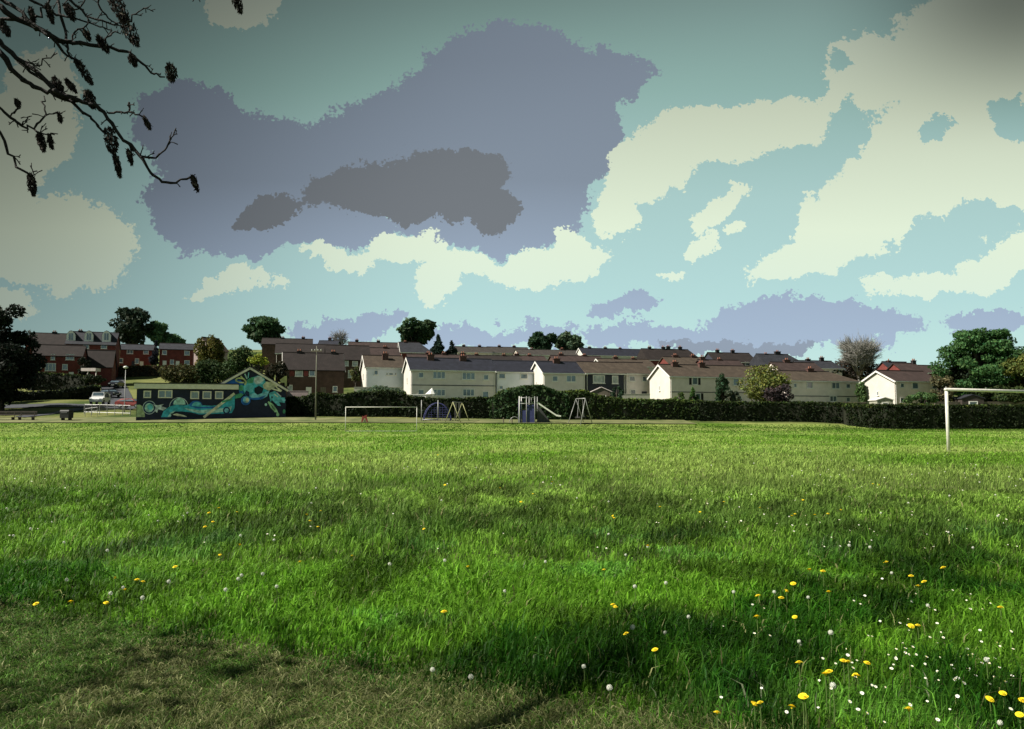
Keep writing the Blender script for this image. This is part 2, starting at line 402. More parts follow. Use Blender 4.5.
house('house', 'grey house with dark slate roof and cream gable behind the tall rounded bush', 'house', 543.5, 585, 128, 372.5, wallm='grey', gablem='white', roofm='slate', hr=1.9,
      wins=[(555, 378.6, 1.0, .9), (571, 378.6, 1.7, 1.1)], gwins=[(3.5, 3.3, .35, .8)], chims=[(563, 1.1, .5, .4)], group=HG)
house('house', 'dark navy clad house with wide white framed upper window and brown roof', 'house', 586, 624.8, 130, 372.8, wallm='navyclad', roofm='browntile', hr=1.9,
      wins=[(598.8, 379.2, 2.1, 1.3, 'std', 'glassl'), (615, 379.6, 1.1, 1.3, 'std', 'glassl')], group=HG, barge=False)
house('house', 'grey end house with brown roof and two small windows right of the navy clad house', 'house', 625.6, 651, 132.3, 373.2, wallm='grey', roofm='browntile', hr=1.9, wins=[(632, 378.6, 1.1, .9), (644.3, 378.8, .8, .9), (633, 392, 1, .9)],
      doors=[(644, 'navyclad')], group=HG, barge=False)
house('house', 'wide cream house with brown roof and black window shutters', 'house', 670, 765, 125, 376, wallm='cream', gablem='white', roofm='browntile', hr=1.9,
      wins=[(694.8, 381, 1.0, 1.2, 'shut'), (736, 382, 1.2, 1.1), (698, 397, .9, 1.2, 'shut'), (735, 398.5, 1.2, 1.1)], gwins=[(3.5, 3.2, .35, .8)],
      chims=[(684, 1.0, .4, .5), (711, 1., .4, .6)], band=True, group=HG)
house('house', 'cream house with brown hipped roof, beyond the olive and purple garden bushes', 'house', 786, 858, 128, 380.3, wallm='cream', roofm='browntile', hr=1.6, hipR=3.2,
      wins=[(795, 385.4, .6, .7), (809.5, 385, 1.2, 1.1), (835.5, 385.6, 1.6, 1.1), (848, 386, .9, .8), (833, 398.8, 1.4, 1.0), (848, 399.6, .8, .8)], chims=[(824, 1.2, .5)], group=HG, band=True)
house('house', 'house with large bright white gable and dull purple brown roof near far right', 'house', 894.5, 940, 120, 380.8, wallm='cream', gablem='white', roofm='redtile', hr=1.6, hw=4.8,
      wins=[(902, 385.3, .7, .7), (915, 385.7, 1.2, 1.0), (902, 400, .7, .7), (934, 386, .9, .9)], gwins=[(3.5, 3.0, .4, .7)], group=HG)
# brown brick terrace, left centre
BG = 'brown brick terraces stepping up the hill'
house('terrace', 'brown brick terrace with red panels behind the mural hut and the pole', 'terraced houses', 284, 344, 134, 369, th=17, depth=8, hr=3.0, wallm='brick', roofm='darktile',
      wins=[(299, 373, 1.25, 1.1, 'std', 'glassl'), (312, 373, 1.0, 1.1), (290, 389, .8, 1.4, 'std', 'glassl'), (335, 389, .8, 1.0)], doors=[(309, 'trim'), (323.5, 'wood')], panels=[(292, 373, .8, 1.1, 'redbrick'), (306, 373, .7, 1.0, 'brickred')],
      chims=[(300, .8, .3), (335, .8, .3)], group=BG, chm='chimd', gutter=False)
house('terrace', 'brown brick terrace with three pale upper windows, left of the white house', 'terraced houses', 327, 370, 158, 359, th=16, depth=8, hr=3.0, wallm='brick', roofm='darktile',
      wins=[(335.5, 363.3, 1.3, 1.0, 'std', 'glassl'), (345.5, 363.3, 1.2, 1., 'std', 'glassl'), (355, 363.6, 1.1, 1, 'std', 'glassl'), (331.5, 374.5, .8, 1.4, 'std', 'glassl'), (337, 374, 1.2, 1.4), (351, 374, 1.2, 1.5, 'std', 'glassl')], group=BG, chm='chimd', gutter=False, barge=False)
house('terrace', 'long dark brown terrace roof just below the skyline above the mural hut', 'terraced houses', 276, 336, 178, 353, th=15, depth=9, hr=2.4, wallm='brick', roofm='darktile', wins=[(290, 356, 1.2, 1), (303, 356, 1.2, 1), (318, 356, 1.2, 1)], group=BG, gutter=True, barge=False)
house('terrace', 'brown roofed terrace with dark chimney at skyline right of the green dome tree', 'terraced houses', 262, 312, 215, 344, th=14, depth=9, hr=1.9, wallm='brick', roofm='darktile', chims=[(303, .9, .5), (282, .9, .3)], wins=[(308, 347.5, 1.8, 1.), (296, 348, 1.4, 1.)], group=BG, chm='chimd', gutter=False, barge=False)
house('house', 'small navy slate roofed house with one chimney on the skyline above the pole', 'house', 317, 336, 225, 347.5, th=2, depth=8, hr=2.2, wallm='white', roofm='slate', chims=[(327, .9, .8)], chm='chimd', wins=[(322, 350, 1.5, 1)], barge=False)
house('terrace', 'red brown skyline terrace with two dark chimneys left of the tall double tree', 'terraced houses', 349, 399, 215, 349, th=12, depth=9, hr=2.2, wallm='redbrick', roofm='redtile', chims=[(357, .9, .6), (379, .9, .5)], chm='chimd', group=BG, wins=[(375, 351.5, 1.5, .8), (386, 351.5, 1.5, .8)], gutter=False, barge=False)
house('house', 'dull green hipped roof house with pale roof edges beneath the tall double tree', 'house', 401, 432, 205, 352, th=14, depth=9, hr=2.8, wallm='redbrick', roofm='slategrey', hipR=3, chims=[(407, .8, .2)])
house('terrace', 'reddish tiled roof terrace directly behind the white house with brown roof', 'terraced houses', 358, 400, 165, 358, th=15, depth=8, hr=2.4, wallm='brick', roofm='redtile', chims=[(387, .9, .3)], group=BG, gutter=False, barge=False)
# rows climbing behind, centre and right
RG = 'roofs of the rows behind the pale houses'
def back(u0, u1, d, ve, hr, rm, wm, label, th=14, chims=(), hipR=0, hipL=0, chm='chim', wins=(), depth=8, gm=None, cat='house'):
    house('house' if cat == 'house' else 'terrace', label, cat, u0, u1, d, ve, th=th, depth=depth, hr=hr, wallm=wm, gablem=gm, roofm=rm, chims=chims, hipR=hipR, hipL=hipL, chm=chm, wins=wins, group=RG, gutter=True, barge=bool(gm), sink=4)
back(410, 470, 165, 361.5, 1.7, 'redtile', 'brick', 'red tiled roof with chimneys right behind the long grey slate roofed pair', chims=[(431, 1.2, .4), (447, .9, .4)])
back(462, 522, 175, 361.5, 1.6, 'darktile', 'brick', 'dark red brown roof with small chimneys over the pale blue white house', chims=[(466, 1.2, .5), (480, .8, .3), (508, .8, .3)])
back(517, 548, 180, 362.5, 1.7, 'redtile', 'brick', 'low red roof with white gable peeping above the slate roofs at picture centre', chims=[(521, 1.1, .5), (534, .9, .3)], gm='white')
back(457, 492, 255, 352, 2.0, 'palegrey', 'cream', 'pale grey roof on the skyline right of the dark conifer', chims=[(466, 1, .5), (482, 1, .5)], chm='chimd', cat='terraced houses')
back(490, 530, 262, 352.5, 2.1, 'palegrey', 'cream', 'light brown roof on the skyline left of the twin round trees', chims=[(502, 1, .5), (517, 1, .5)], chm='chimd', cat='terraced houses')
back(519, 583, 240, 354.5, 1.8, 'palegrey', 'white', 'long low grey roof and pale wall beneath the twin round trees', chims=[(535, .9, .3), (566, 1.2, .5)], cat='terraced houses')
back(583.5, 648, 240, 355, 2.3, 'slate', 'white', 'slate roofed terrace with bright white gable end on the skyline', chims=[(594, 1., .4), (610, 1., .4), (625, .8, .3)], chm='chimd', gm='white', cat='terraced houses')
back(556, 605, 185, 362.5, 1.8, 'redtile', 'brick', 'dull red roof with two chimneys behind the grey house with cream gable', chims=[(566, 1.2, .5), (590, 1.1, .3)])
back(603, 655, 178, 366, 1.8, 'browntile', 'white', 'brown roof with white gable edge behind the navy clad house', chims=[(622, 1.1, .5), (640, 1., .3)], gm='white')
back(648, 702, 205, 359.5, 3.0, 'darktile', 'redbrick', 'near black roofed house with red brick gable and four dark chimneys', chims=[(656, .8, .5), (670, 1.0, .6), (675, 1.0, .8), (687, 1, .7)], chm='chimd', hipR=2.2, wins=[(692, 362, 1.4, 1)])
back(672, 712, 160, 366, 2.0, 'browntile', 'redbrick', 'low orange brown roof with red chimneys behind the wide cream house', chims=[(684, 1.2, .4), (702, .9, .4)])
back(716, 757, 195, 361.5, 2.4, 'darktile', 'navyclad', 'dark roofed house with two chimneys in the middle of the right hand skyline', chims=[(725.5, .9, .7), (741, .9, .7)], chm='chimd', wins=[(747, 363.5, 1.2, 1)])
back(708, 748, 158, 370, 2.2, 'redtile', 'redbrick', 'red roof half hidden behind the wide cream house and olive tree', chims=[(712, 1.1, .6), (729, .9, .2)])
back(766, 806, 190, 364, 2.6, 'slategrey', 'brick', 'grey roofed house with brick gable and broad dark chimney above the olive tree', chims=[(787, 1.5, .7), (775, .8, .1)], chm='chimd', hipR=2.5)
back(783, 826, 150, 373, 2.2, 'redtile', 'cream', 'brown roof with cream barge edged gable above the purple bush', chims=[(799, 1.3, .5)])
back(805, 842, 175, 368, 1.8, 'slategrey', 'grey', 'grey house with single chimney left of the bare pale tree', chims=[(833, .9, .8), (819, 1.0, .4)], chm='chimd')
back(893, 916, 165, 371, 2.0, 'slategrey', 'redbrick', 'small grey roofed house above the white gabled house', chims=[(899, .7, .3)], depth=6)
back(905, 926, 155, 372.5, 1.9, 'redtile', 'redbrick', 'small house with reddish roof and black chimney above the purple brown roof', chims=[(925, .8, .6)], chm='chimd', depth=6)
back(927, 950, 160, 372.5, 1.5, 'redtile', 'redbrick', 'small orange red roof just left of the big spreading tree', depth=6)
# far left
house('apartment_block', 'long three storey red brick block with slate roof and arched white dormers', 'apartment block', 66, 115, 185, 343.5, th=20, depth=10, hw=8, hr=3.2, wallm='redbrick', roofm='slategrey',
      wins=[(86, 346.3, 1.3, 1.1), (104, 346.3, 1.3, 1.1), (112.5, 356.5, .9, 1.2)], chims=[(76.5, .9, .3)], chm='chimd', gutter=False, barge=False)
o_, fr_, L_ = house('terrace', 'dark slate roofed block end at far left joining the dormer block', 'terraced houses', 26, 65, 186, 343.5, th=20, depth=10, hw=8, hr=2.9, wallm='redbrick', roofm='darktile', chims=[(50, 1., .4)], chm='chimd', gutter=False, barge=False)
house('house', 'shaded red brick house with three windows in front of the dormer block', 'house', 33, 82, 165, 355, th=20, depth=7, hw=5.4, hr=2.3, wallm='redbrick', roofm='darktile', sink=4,
      wins=[(37, 354.8+2, 1.4, 1.1), (53, 357, .8, 1.2), (70, 357, 1.6, 1.2), (39, 366, 1., 1.), (50.5, 367, 2.0, 1.6), (65, 367, 1, 1.2)], doors=[(72, 'trim')], gutter=False, barge=False)
house('house', 'red brick annexe with black sloping roof and porch below the dormer block', 'house', 83, 112, 172, 366, th=20, depth=7, hw=3, hr=3.6, wallm='redbrick', roofm='darktile', gutter=False, barge=False, sink=4)
house('terrace', 'red brick terrace with grey roof right of the dormer block', 'terraced houses', 120, 152.5, 208, 349.5, th=20, depth=8, hr=1.6, wallm='redbrick', roofm='slategrey', wins=[(130, 351.8, 1.5, 1), (146, 352, 1.3, 1.1), (121, 360.5, 1, 1.2), (137, 361, 1, 1.4)],
      doors=[(134, 'navyclad'), (142, 'trim')], gutter=False, barge=False, group='red brick terraces on the left hill')
house('terrace', 'red brick terrace with grey roof above the flat roofed hut wing', 'terraced houses', 159.5, 193, 205, 349, th=20, depth=8, hr=1.7, wallm='redbrick', roofm='slategrey', wins=[(164.5, 352.5, 1.1, 1.1), (187, 353, 1.3, 1.1), (187, 362.5, 1.3, 1.1), (172, 362, 1, 1.2)],
      doors=[(165, 'trim'), (178, 'trim')], gutter=False, barge=False, group='red brick terraces on the left hill')
house('house', 'pinkish gabled house behind the round golden tree', 'house', 212, 228, 215, 350, th=60, depth=8, hr=3.6, wallm='pinkw', roofm='browntile', gutter=False, barge=False)
# dormers on block
def dormer(parent, u, d):
    c = P(u, 336.5, d); fr = frame((c.x, c.y, c.z), 20); w = .95
    prof = [(-w, -1.35), (w, -1.35), (w, .25), (.8*w, .75), (.42*w, 1.2), (0, 1.38), (-.42*w, 1.2), (-.8*w, .75), (-w, .25)]
    n = len(prof); q = lambda k, y: [fr(a*k, y, b*k) for a, b in prof]
    fs = [list(range(n)), list(range(n, 2*n))[::-1]]+[(i, n+i, n+(i+1) % n, (i+1) % n) for i in range(n)]
    o = MB().mesh(q(1.06, 0)+q(1.06, 3.6), fs).build('dormer', M['slategrey'], parent)
    MB().mesh(q(1.0, -.08)+q(1.0, -.004), fs).build('dormer_surround', M['trim'], o)
    MB().box(fr, -.46, -.05, -.11, -.085, -.85, .75).box(fr, .05, .46, -.11, -.085, -.85, .75).build('pane', M['glass'], o)
blk = [o for o in C.objects if o.name.startswith('apartment_block')][0]
for u, dd in ((71, 185.4), (89, 186.6), (106.5, 187.9)): dormer(blk, u, dd+.9)
# porch canopy
r = empty('canopy', (XU(88, 160), 160, T(XU(88, 160), 160)), 'pale flat entrance canopy on posts before the red annexe', 'canopy')
c0 = P(81, 368, 160); c1 = P(95.5, 371, 160)
MB().box(W, c0.x, c1.x, 160, 162, c1.z, c0.z).build('canopy_roof', M['fascia'], r)
for u in (86.5, 95): x = XU(u, 160); MB().tube([(x, 160.2, T(x, 160)-.3), (x, 160.2, c1.z-.003)], .12, 6).build('post', M['fascia'], r)
# ------------------------------------------------------------------ hut with mural
HD = 108.0
HTH = 16; HO = P(286, 400, HD)
HC_, HS_ = cos(R(HTH)), sin(R(HTH))
def hx(u):      # distance along the facade (negative to the left of its right corner)
    k = P(u, 400, 1).x; return (k*HO.y-HO.x)/(HC_-k*HS_)
def hz(v, u=245): return P(u, v, HO.y+hx(u)*HS_).z
def hf(x, y, z): return V((HO.x+x*HC_-(y-HD)*HS_, HO.y+x*HS_+(y-HD)*HC_, z))
zb = T(HO.x-10, HD-3)-.5
hut = empty('hut', tuple(hf(hx(210), HD, zb+.5)), 'navy painted hut covered in a turquoise football mural', 'hut')
wing_r = 238.5
MB().box(hf, hx(136.5), hx(wing_r)-1, HD, HD+6, zb, hz(390)).build('wall', M['navy'], hut)
# main gable part (wall polygon prism), slightly behind the wing
g = MB(); gy = HD+.02
pr = [(hx(207), zb), (hx(286), zb), (hx(286), hz(389.3)), (hx(249.5), hz(368.5)), (hx(213), hz(389.3)), (hx(207), hz(392))]
n = len(pr); g.mesh([hf(x, gy, z) for x, z in pr]+[hf(x, gy+9, z) for x, z in pr], [list(range(n)), list(range(n, 2*n))[::-1]]+[(i, n+i, n+(i+1) % n, (i+1) % n) for i in range(n)])
g.build('gable_wall', M['navy'], hut)
ap = (hx(249.5), hz(366.0)); le = (hx(212), hz(387, 212)); re_ = (hx(288.5), hz(389.0, 288))
def slab(a, b, t, y0, y1):
    mb = MB(); d = V((b[0]-a[0], 0, b[1]-a[1])).normalized(); nrm = V((-d.z, 0, d.x)); nrm = nrm if nrm.z < 0 else -nrm
    p = [V((a[0], 0, a[1])), V((b[0], 0, b[1]))]; q = [x+nrm*t for x in p]
    pts = [p[0], p[1], q[1], q[0]]
    return mb.mesh([hf(x.x, y0, x.z) for x in pts]+[hf(x.x, y1, x.z) for x in pts], [(0, 1, 2, 3), (7, 6, 5, 4), (0, 4, 5, 1), (1, 5, 6, 2), (2, 6, 7, 3), (3, 7, 4, 0)])
rf = slab(ap, le, .14, HD-.25, HD+9.3); r2 = slab(ap, re_, .14, HD-.25, HD+9.3); rf.mesh(r2.v, r2.f); rfo = rf.build('gable_roof', M['slategrey'], hut)
apb = (ap[0], ap[1]-.16)
for e in (le, re_): slab(apb, (e[0], e[1]-.16), .26, HD-.33, HD-.255).build('bargeboard', M['fascia'], hut)
MB().box(hf, hx(134.2), hx(wing_r), HD-.45, HD+6.4, hz(389.6), hz(384.9)).build('flat_roof_fascia', M['fascia'], hut)
MB().box(hf, hx(133.4), hx(wing_r)-.05, HD-.5, HD+6.45, hz(384.86), hz(383.9)).build('flat_roof', M['felt'], hut)
hp = lambda a, o, b: hf(a, HD-o, b)
for (u0, u1, v0, v1, n) in ((143.4, 151, 390.6, 398, 1), (158, 172.3, 390, 398, 2), (190.3, 199, 391.2, 399, 1), (202.5, 211.3, 391.2, 399, 1), (215, 223.2, 391.2, 399, 1)):
    mb = MB(); a0, a1, b0, b1 = hx(u0), hx(u1), hz(v1, u0), hz(v0, u0)
    rect_ring(mb, hp, a0, a1, b0, b1, .13, .004, .10)
    if n == 2: mb.box(hp, (a0+a1)/2-.07, (a0+a1)/2+.07, .004, .09, b0+.13, b1-.13)
    fr0 = mb.build('window', M['fascia'], hut); MB().box(hp, a0+.13, a1-.13, .005, .03, b0+.13, b1-.13).build('pane', M['glass'], fr0)
    if n == 1:
        gr = MB()
        for k in range(1, 4): gr.box(hp, a0+(a1-a0)*k/4-.02, a0+(a1-a0)*k/4+.02, .032, .05, b0+.13, b1-.13)
        for k in range(1, 4): gr.box(hp, a0+.13, a1-.13, .052, .06, b0+(b1-b0)*k/4-.02, b0+(b1-b0)*k/4+.02)
        gr.build('window_grille', M['galv'], fr0)
# mural
TEAL = (.045, .30, .33); TEAL2 = (.10, .38, .38); MINT = (.30, .48, .38); AQUA = (.16, .40, .42); BLUE = (.02, .10, .28); PALE = (.45, .50, .45); SAGE = (.28, .34, .17)
YEL = (.42, .44, .18); DK = (.008, .014, .02); CRM = (.50, .48, .30); GRN = (.06, .24, .12); NAV = (.012, .025, .06); LG = (.25, .42, .2)
mu = MB(); _k = [0]
def mp(pts, col, base=HD-.006):
    _k[0] += 1; y = base-.0025*_k[0]; mu.poly([hf(hx(a), y, hz(b, a)) for a, b in pts], tuple(min(.85, c*q_) for c, q_ in zip(col, (1.4, 1.35, 1.7))))
def ell(cx, cy, rx, ry, col, n=22, rot=0, a0=0, a1=360):
    c, s = cos(R(rot)), sin(R(rot)); pts = []
    for i in range(n+(1 if a1-a0 < 360 else 0)):
        t = R(a0+(a1-a0)*i/n); x, y = rx*cos(t), ry*sin(t); pts.append((cx+x*c-y*s, cy+x*s+y*c))
    mp(pts, col)
def line(pts, w, col):
    for (x0, y0), (x1, y1) in zip(pts, pts[1:]):
        l = math.hypot(x1-x0, y1-y0) or 1; nx, ny = -(y1-y0)/l*w/2, (x1-x0)/l*w/2
        mp([(x0+nx, y0+ny), (x1+nx, y1+ny), (x1-nx, y1-ny), (x0-nx, y0-ny)], col)
mp([(136.8, 417), (136.8, 405), (140, 404.6), (143, 406.5), (144.5, 410), (145.5, 417)], SAGE)
ell(149.5, 407.5, 6.6, 6.8, PALE); ell(149.5, 407.5, 6.1, 6.3, NAV); ell(149.5, 407.7, 4.6, 4.6, MINT); ell(150.3, 407, 2.9, 3, TEAL2)
ell(179, 407, 9.6, 9.6, PALE, a0=180, a1=360); ell(179, 407, 9.0, 9.0, NAV, a0=180, a1=360)
# creature-like white splash
mp([(153, 404.3), (158, 405.3), (164, 404), (161.5, 406.3), (167, 408), (163.5, 410.5), (158.5, 409.3), (157.5, 413), (155.6, 411), (156.5, 407.5)], PALE)
# long turquoise flow
mp([(161.5, 417.2), (164, 411), (169, 407), (176, 404.6), (184, 405.5), (192, 404), (200, 405.2), (212, 405.8), (222, 404.5), (229, 400), (234.8, 395), (234.8, 408), (232, 413), (222, 413.6), (212, 414), (200, 414.5), (192, 412.5), (184, 411.5), (176, 411.3), (171, 413.2), (168, 417.2)], TEAL)
ell(179.5, 404.6, 6.2, 6.6, MINT, a0=180, a1=360); ell(196, 405.8, 6.6, 5.2, BLUE, a0=180, a1=360); ell(197, 406, 5, 4.2, TEAL2, a0=180, a1=360)
mp([(168, 417), (171, 412.5), (176, 410.5), (173, 413.5), (171, 417)], MINT)
mp([(184, 408), (200, 410.4), (214, 409), (226, 408), (232, 406), (231, 411), (214, 413), (200, 413.4), (190, 411)], MINT)
mp([(187, 405.5), (200, 407), (216, 406.4), (222, 406), (214, 408), (198, 408.6)], BLUE)
mp([(171.5, 413.8), (176, 412), (186, 413.5), (196, 415.5), (204, 416.4), (200, 417.2), (186, 416.6), (178, 417.2), (172, 417.2)], DK)
mp([(173, 414.6), (177, 413.4), (184, 415), (188, 417), (178, 416)], CRM)
ell(226.8, 410.4, 3.6, 3.6, NAV); ell(226.8, 410.4, 2.2, 2.2, AQUA)
# gable background shading shapes
mp([(218, 387.5), (231, 379.2), (240, 380), (246, 386), (246, 393), (240, 396), (238.6, 390.2), (238.6, 383.9), (226, 383.6)], BLUE)
# football
ell(255.5, 388.5, 13.2, 12.2, DK, 30); ell(255.3, 388.3, 12.4, 11.5, TEAL, 30)
mp([(253, 377.3), (257, 375.6), (262, 376.2), (264.5, 379.6), (262, 384), (256.5, 385.6), (252, 382)], AQUA)
mp([(254, 378), (258, 376), (261.5, 377), (263.5, 380), (260, 383.4), (256, 384), (253.5, 381.6)], PALE)
mp([(262.5, 385), (266, 381.6), (272, 382.4), (276, 384.8), (274, 388), (268.5, 390.6), (263.5, 388.4)], CRM)
mp([(243.4, 386), (249, 383), (253.5, 385.6), (253, 391.4), (248.5, 394), (244, 391.5)], TEAL2)
mp([(249, 395), (254.5, 392.5), (259, 394.5), (264.8, 392), (269.5, 390.6), (267, 396.5), (261, 399.6), (253, 399.4)], AQUA)
mp([(247, 395.5), (252, 398), (259, 397.4), (266, 395), (262.5, 399.2), (254, 400.2), (248.5, 398.3)], BLUE)
mp([(254.2, 388), (258.8, 385.8), (263.3, 388.4), (262, 393), (257.3, 394.8), (254.3, 392.4)], DK)
mp([(246, 390.5), (249, 392), (249.4, 396.2), (246.4, 396.8), (244.6, 393.4)], NAV)
# left hand of the keeper: yellow fingers
line([(236, 381.5), (235.5, 379.2), (238, 378), (243, 378.6), (246, 382), (244.6, 385)], 1.5, YEL)
line([(236.5, 381.5), (240, 382.6), (244, 382.6)], 1.3, YEL); line([(240.2, 376), (243.4, 379.6)], 1.2, YEL); line([(244.2, 373.8), (246.6, 379)], 1.2, MINT); line([(248.2, 372.4), (247.6, 378)], 1.0, AQUA)
mp([(246.5, 380.5), (251, 377.4), (254, 377.4), (252.5, 383), (248, 383.5)], GRN)
mp([(235.2, 394.8), (241, 393), (243.5, 394.5), (240.5, 397.5), (235.2, 398.8)], GRN)
ell(241, 388, 2.3, 3.2, GRN)
ell(245.8, 400.5, 4.8, 4.7, BLUE); ell(246.3, 399.8, 3.3, 3.2, AQUA); ell(247.3, 400.2, 1.6, 2.4, CRM)
# right hand: pale fingers over ball
for a in ([(268, 384.5), (274, 384), (277, 388), (281.5, 391)], [(270, 388), (276, 390), (281, 391.3)], [(274, 385.5), (277.5, 385.5)]): line(a, 1.5, CRM)
mp([(268.8, 393), (275, 391), (281, 397.5), (284.8, 397.6), (284.8, 403), (279, 402), (281, 406), (277.8, 405.6), (272, 400), (270.5, 402)], TEAL2)
line([(274, 394), (278, 397)], .9, CRM); line([(276.5, 392.5), (281, 396.5)], .9, PALE)
line([(268.6, 402.2), (272, 408), (276, 412)], 1.6, LG); line([(268, 401.8), (272.5, 404.6), (276.8, 410.5), (278.4, 415)], 1.6, LG); ell(278, 414.6, 1.5, 1.9, LG)
ell(266, 404.6, 1.2, 1.4, MINT); ell(284.3, 411.5, 1.3, 2.2, GRN); ell(272, 397.2, .9, .9, DK); line([(282, 400), (285.4, 400.2)], 1.6, AQUA)
# pale diagonal stripe from wing to ground, and small clouds of spray
line([(204.2, 417.4), (234.4, 393.5)], 2.6, CRM)
line([(222, 402), (232.5, 399)], 1.8, GRN); line([(264.5, 377), (270, 381)], .7, NAV)
mu.build('mural', paintmat('mural_paint'), hut)
# cut-out letter like shape above right eave
kb = MB(); yk = HD+.3
for pts in ([(279.5, 379.6), (284, 376.2), (286.4, 375.6), (286.6, 386), (284.8, 386.6), (284.2, 382.6), (280.6, 382.4)],):
    kb.mesh([hf(hx(a), yk, hz(b, a)) for a, b in pts]+[hf(hx(a), yk+.08, hz(b, a)) for a, b in pts], [list(range(7)), list(range(7, 14))[::-1]]+[(i, 7+i, 7+(i+1) % 7, (i+1) % 7) for i in range(7)])
kb.build('painted_board', mat('cream_board', (.42, .40, .2), var=.3, scale=2), hut)
# ------------------------------------------------------------------ goals
def goal(name, label, A, B, zt, r, ground_bar=False):
    root = empty(name, (A[0], A[1], 0), label, 'goal', 'football goals')
    A = V((*A, 0)); B = V((*B, 0)); up = V((0, 0, zt))
    MB().tube([A-V((0, 0, .2)), A+up-V((0, 0, r))], r, 14).build('post', M['goal'], root, True)
    MB().tube([B-V((0, 0, .2)), B+up-V((0, 0, r))], r, 14).build('post', M['goal'], root, True)
    d = (B-A).normalized()
    MB().tube([A-d*r+up, B+d*r+up], r, 14).build('crossbar', M['goal'], root, True)
    hk = MB()
    for p in (A+up, B+up): hk.tube([p+V((0, 0, r*.8)), p+V((0, .02, r+.05))], .02, 6)
    p = A.lerp(B, .34)+up; hk.tube([p+V((0, 0, r*.8)), p+V((0, 0, r+.06))], .018, 6)
    hk.build('net_hook', M['galv'], root)
    if ground_bar: MB().tube([A+V((0, 0, .05)), B+V((0, 0, .05))], .018, 6).build('ground_bar', M['goal'], root)
A = P(948.5, 450, 31); Bx = (A.x+7.32*cos(R(27)), 31+7.32*sin(R(27)))
goal('football_goal', 'large near white goal on the right, cut by the picture edge', (A.x, 31), Bx, P(948, 389.5, 31).z, .062)
goal('football_goal', 'far white goal at the far side of the field in front of the playground', (XU(346, 80), 80), (XU(417, 80), 80), 2.44, .034, True)
# ------------------------------------------------------------------ street furniture
def gp(u, d): x = XU(u, d); return V((x, d, T(x, d)))
b = gp(316, 104); r = empty('telegraph_pole', b, 'tall wooden telegraph pole with crossarm right of the mural hut', 'pole')
top = P(316, 346, 104).z
MB().tube([b-V((0, 0, .5)), (b.x, b.y, top)], [.11, .05], 10).build('pole', M['bark2'], r, True)
MB().box(W, b.x-.7, b.x+.7, b.y-.16, b.y-.09, top-.75, top-.6).build('crossarm', M['wood'], r)
for k in (-.6, -.2, .2, .6): MB().tube([(b.x+k, b.y-.12, top-.6), (b.x+k, b.y-.12, top-.42)], .045, 8).build('insulator', M['lamp'], r)
ca = gp(125, 116); r = empty('street_lamp', ca, 'thin grey street lamp with pale head left of the hut', 'street lamp'); tz = P(125, 368.5, 116).z
MB().tube([ca-V((0, 0, .3)), ca+V((0, 0, 1.3)), ca+V((0, 0, 1.4)), (ca.x, ca.y, tz)], [.09, .09, .06, .04], 8).build('lamp_post', M['galv'], r, True)
MB().tube([(ca.x, ca.y, tz), (ca.x, ca.y, tz+.12), (ca.x, ca.y, tz+.3), (ca.x, ca.y, tz+.38)], [.12, .34, .30, .06], 12).build('lamp_head', M['lamp'], r, True)
# railings
a = gp(85, 112.5); b2 = gp(131, 111); r = empty('railing', a, 'long pale metal railing in front of the road, left of the hut', 'railing')
N_ = 6
for i in range(N_+1):
    p = a.lerp(b2, i/N_); p.z = T(p.x, p.y); MB().tube([p-V((0, 0, .2)), p+V((0, 0, 1.5))], .045, 6).build('post', M['galv'], r)
    if i < N_:
        q = a.lerp(b2, (i+1)/N_); q.z = T(q.x, q.y); mb = MB()
        for h in (.35, 1.42): mb.tube([p+V((0, 0, h)), q+V((0, 0, h))], .03, 5)
        for k in range(1, 9): c_ = p.lerp(q, k/9); mb.tube([c_+V((0, 0, .35)), c_+V((0, 0, 1.42))], .009, 4)
        mb.build('rail_panel', M['galv'], r)
# lower ramp railing
a = gp(86, 109.5); b2 = gp(98, 109.5); r = empty('handrail', a, 'short sloping handrail left of the long railing', 'handrail')
for i in range(3): p = a.lerp(b2, i/2); MB().tube([p-V((0, 0, .2)), p+V((0, 0, 1.1))], .03, 6).build('post', M['galv'], r)
MB().tube([a+V((0, 0, 1.1)), b2+V((0, 0, 1.3))], .03, 6).tube([a+V((0, 0, .6)), b2+V((0, 0, .8))], .022, 6).build('rail', M['galv'], r)
# litter bin
c = gp(67.5, 103.5); fr = frame(c, -8); r = empty('litter_bin', c, 'black box shaped litter bin on short legs beside the path', 'litter bin')
mb = MB(); prof = [(-.45, .38), (.45, .38), (.5, 1.25), (.38, 1.42), (-.38, 1.42), (-.5, 1.25)]
mb.prism(lambda x, y, z: fr(x, y, z), prof, -.62, .62).build('bin_body', M['rubber'], r)
MB().box(fr, -.45, .45, -.53, -.501, 1.0, 1.18).build('bin_slot', M['felt'], r)
for x in (-.5, .5): MB().box(fr, x-.05, x+.05, -.3, .3, -.1, .379).build('leg', M['rubber'], r)
# bench at far left
c = gp(15, 104); r = empty('bench', c, 'long dark timber bench at the left picture edge beside the path', 'bench'); fr = frame(c, -3); Lb = 3.1
mb = MB()
for k in range(3): mb.box(fr, -Lb, 2.9, -.26+k*.17, -.12+k*.17, .44, .5)
mb.build('seat', M['darkwood'], r)
mb = MB()
for k in range(2): mb.box(fr, -Lb, 2.9, .30, .35, .72+k*.34, .92+k*.34)
mb.build('backrest', M['darkwood'], r)
for x in (-2.6, -.15, .75, 2.55): MB().box(fr, x-.05, x+.05, -.22, .28, -.1, .438).box(fr, x-.05, x+.05, .285, .30, -.1, 1.2).build('leg', M['darkwood'], r)
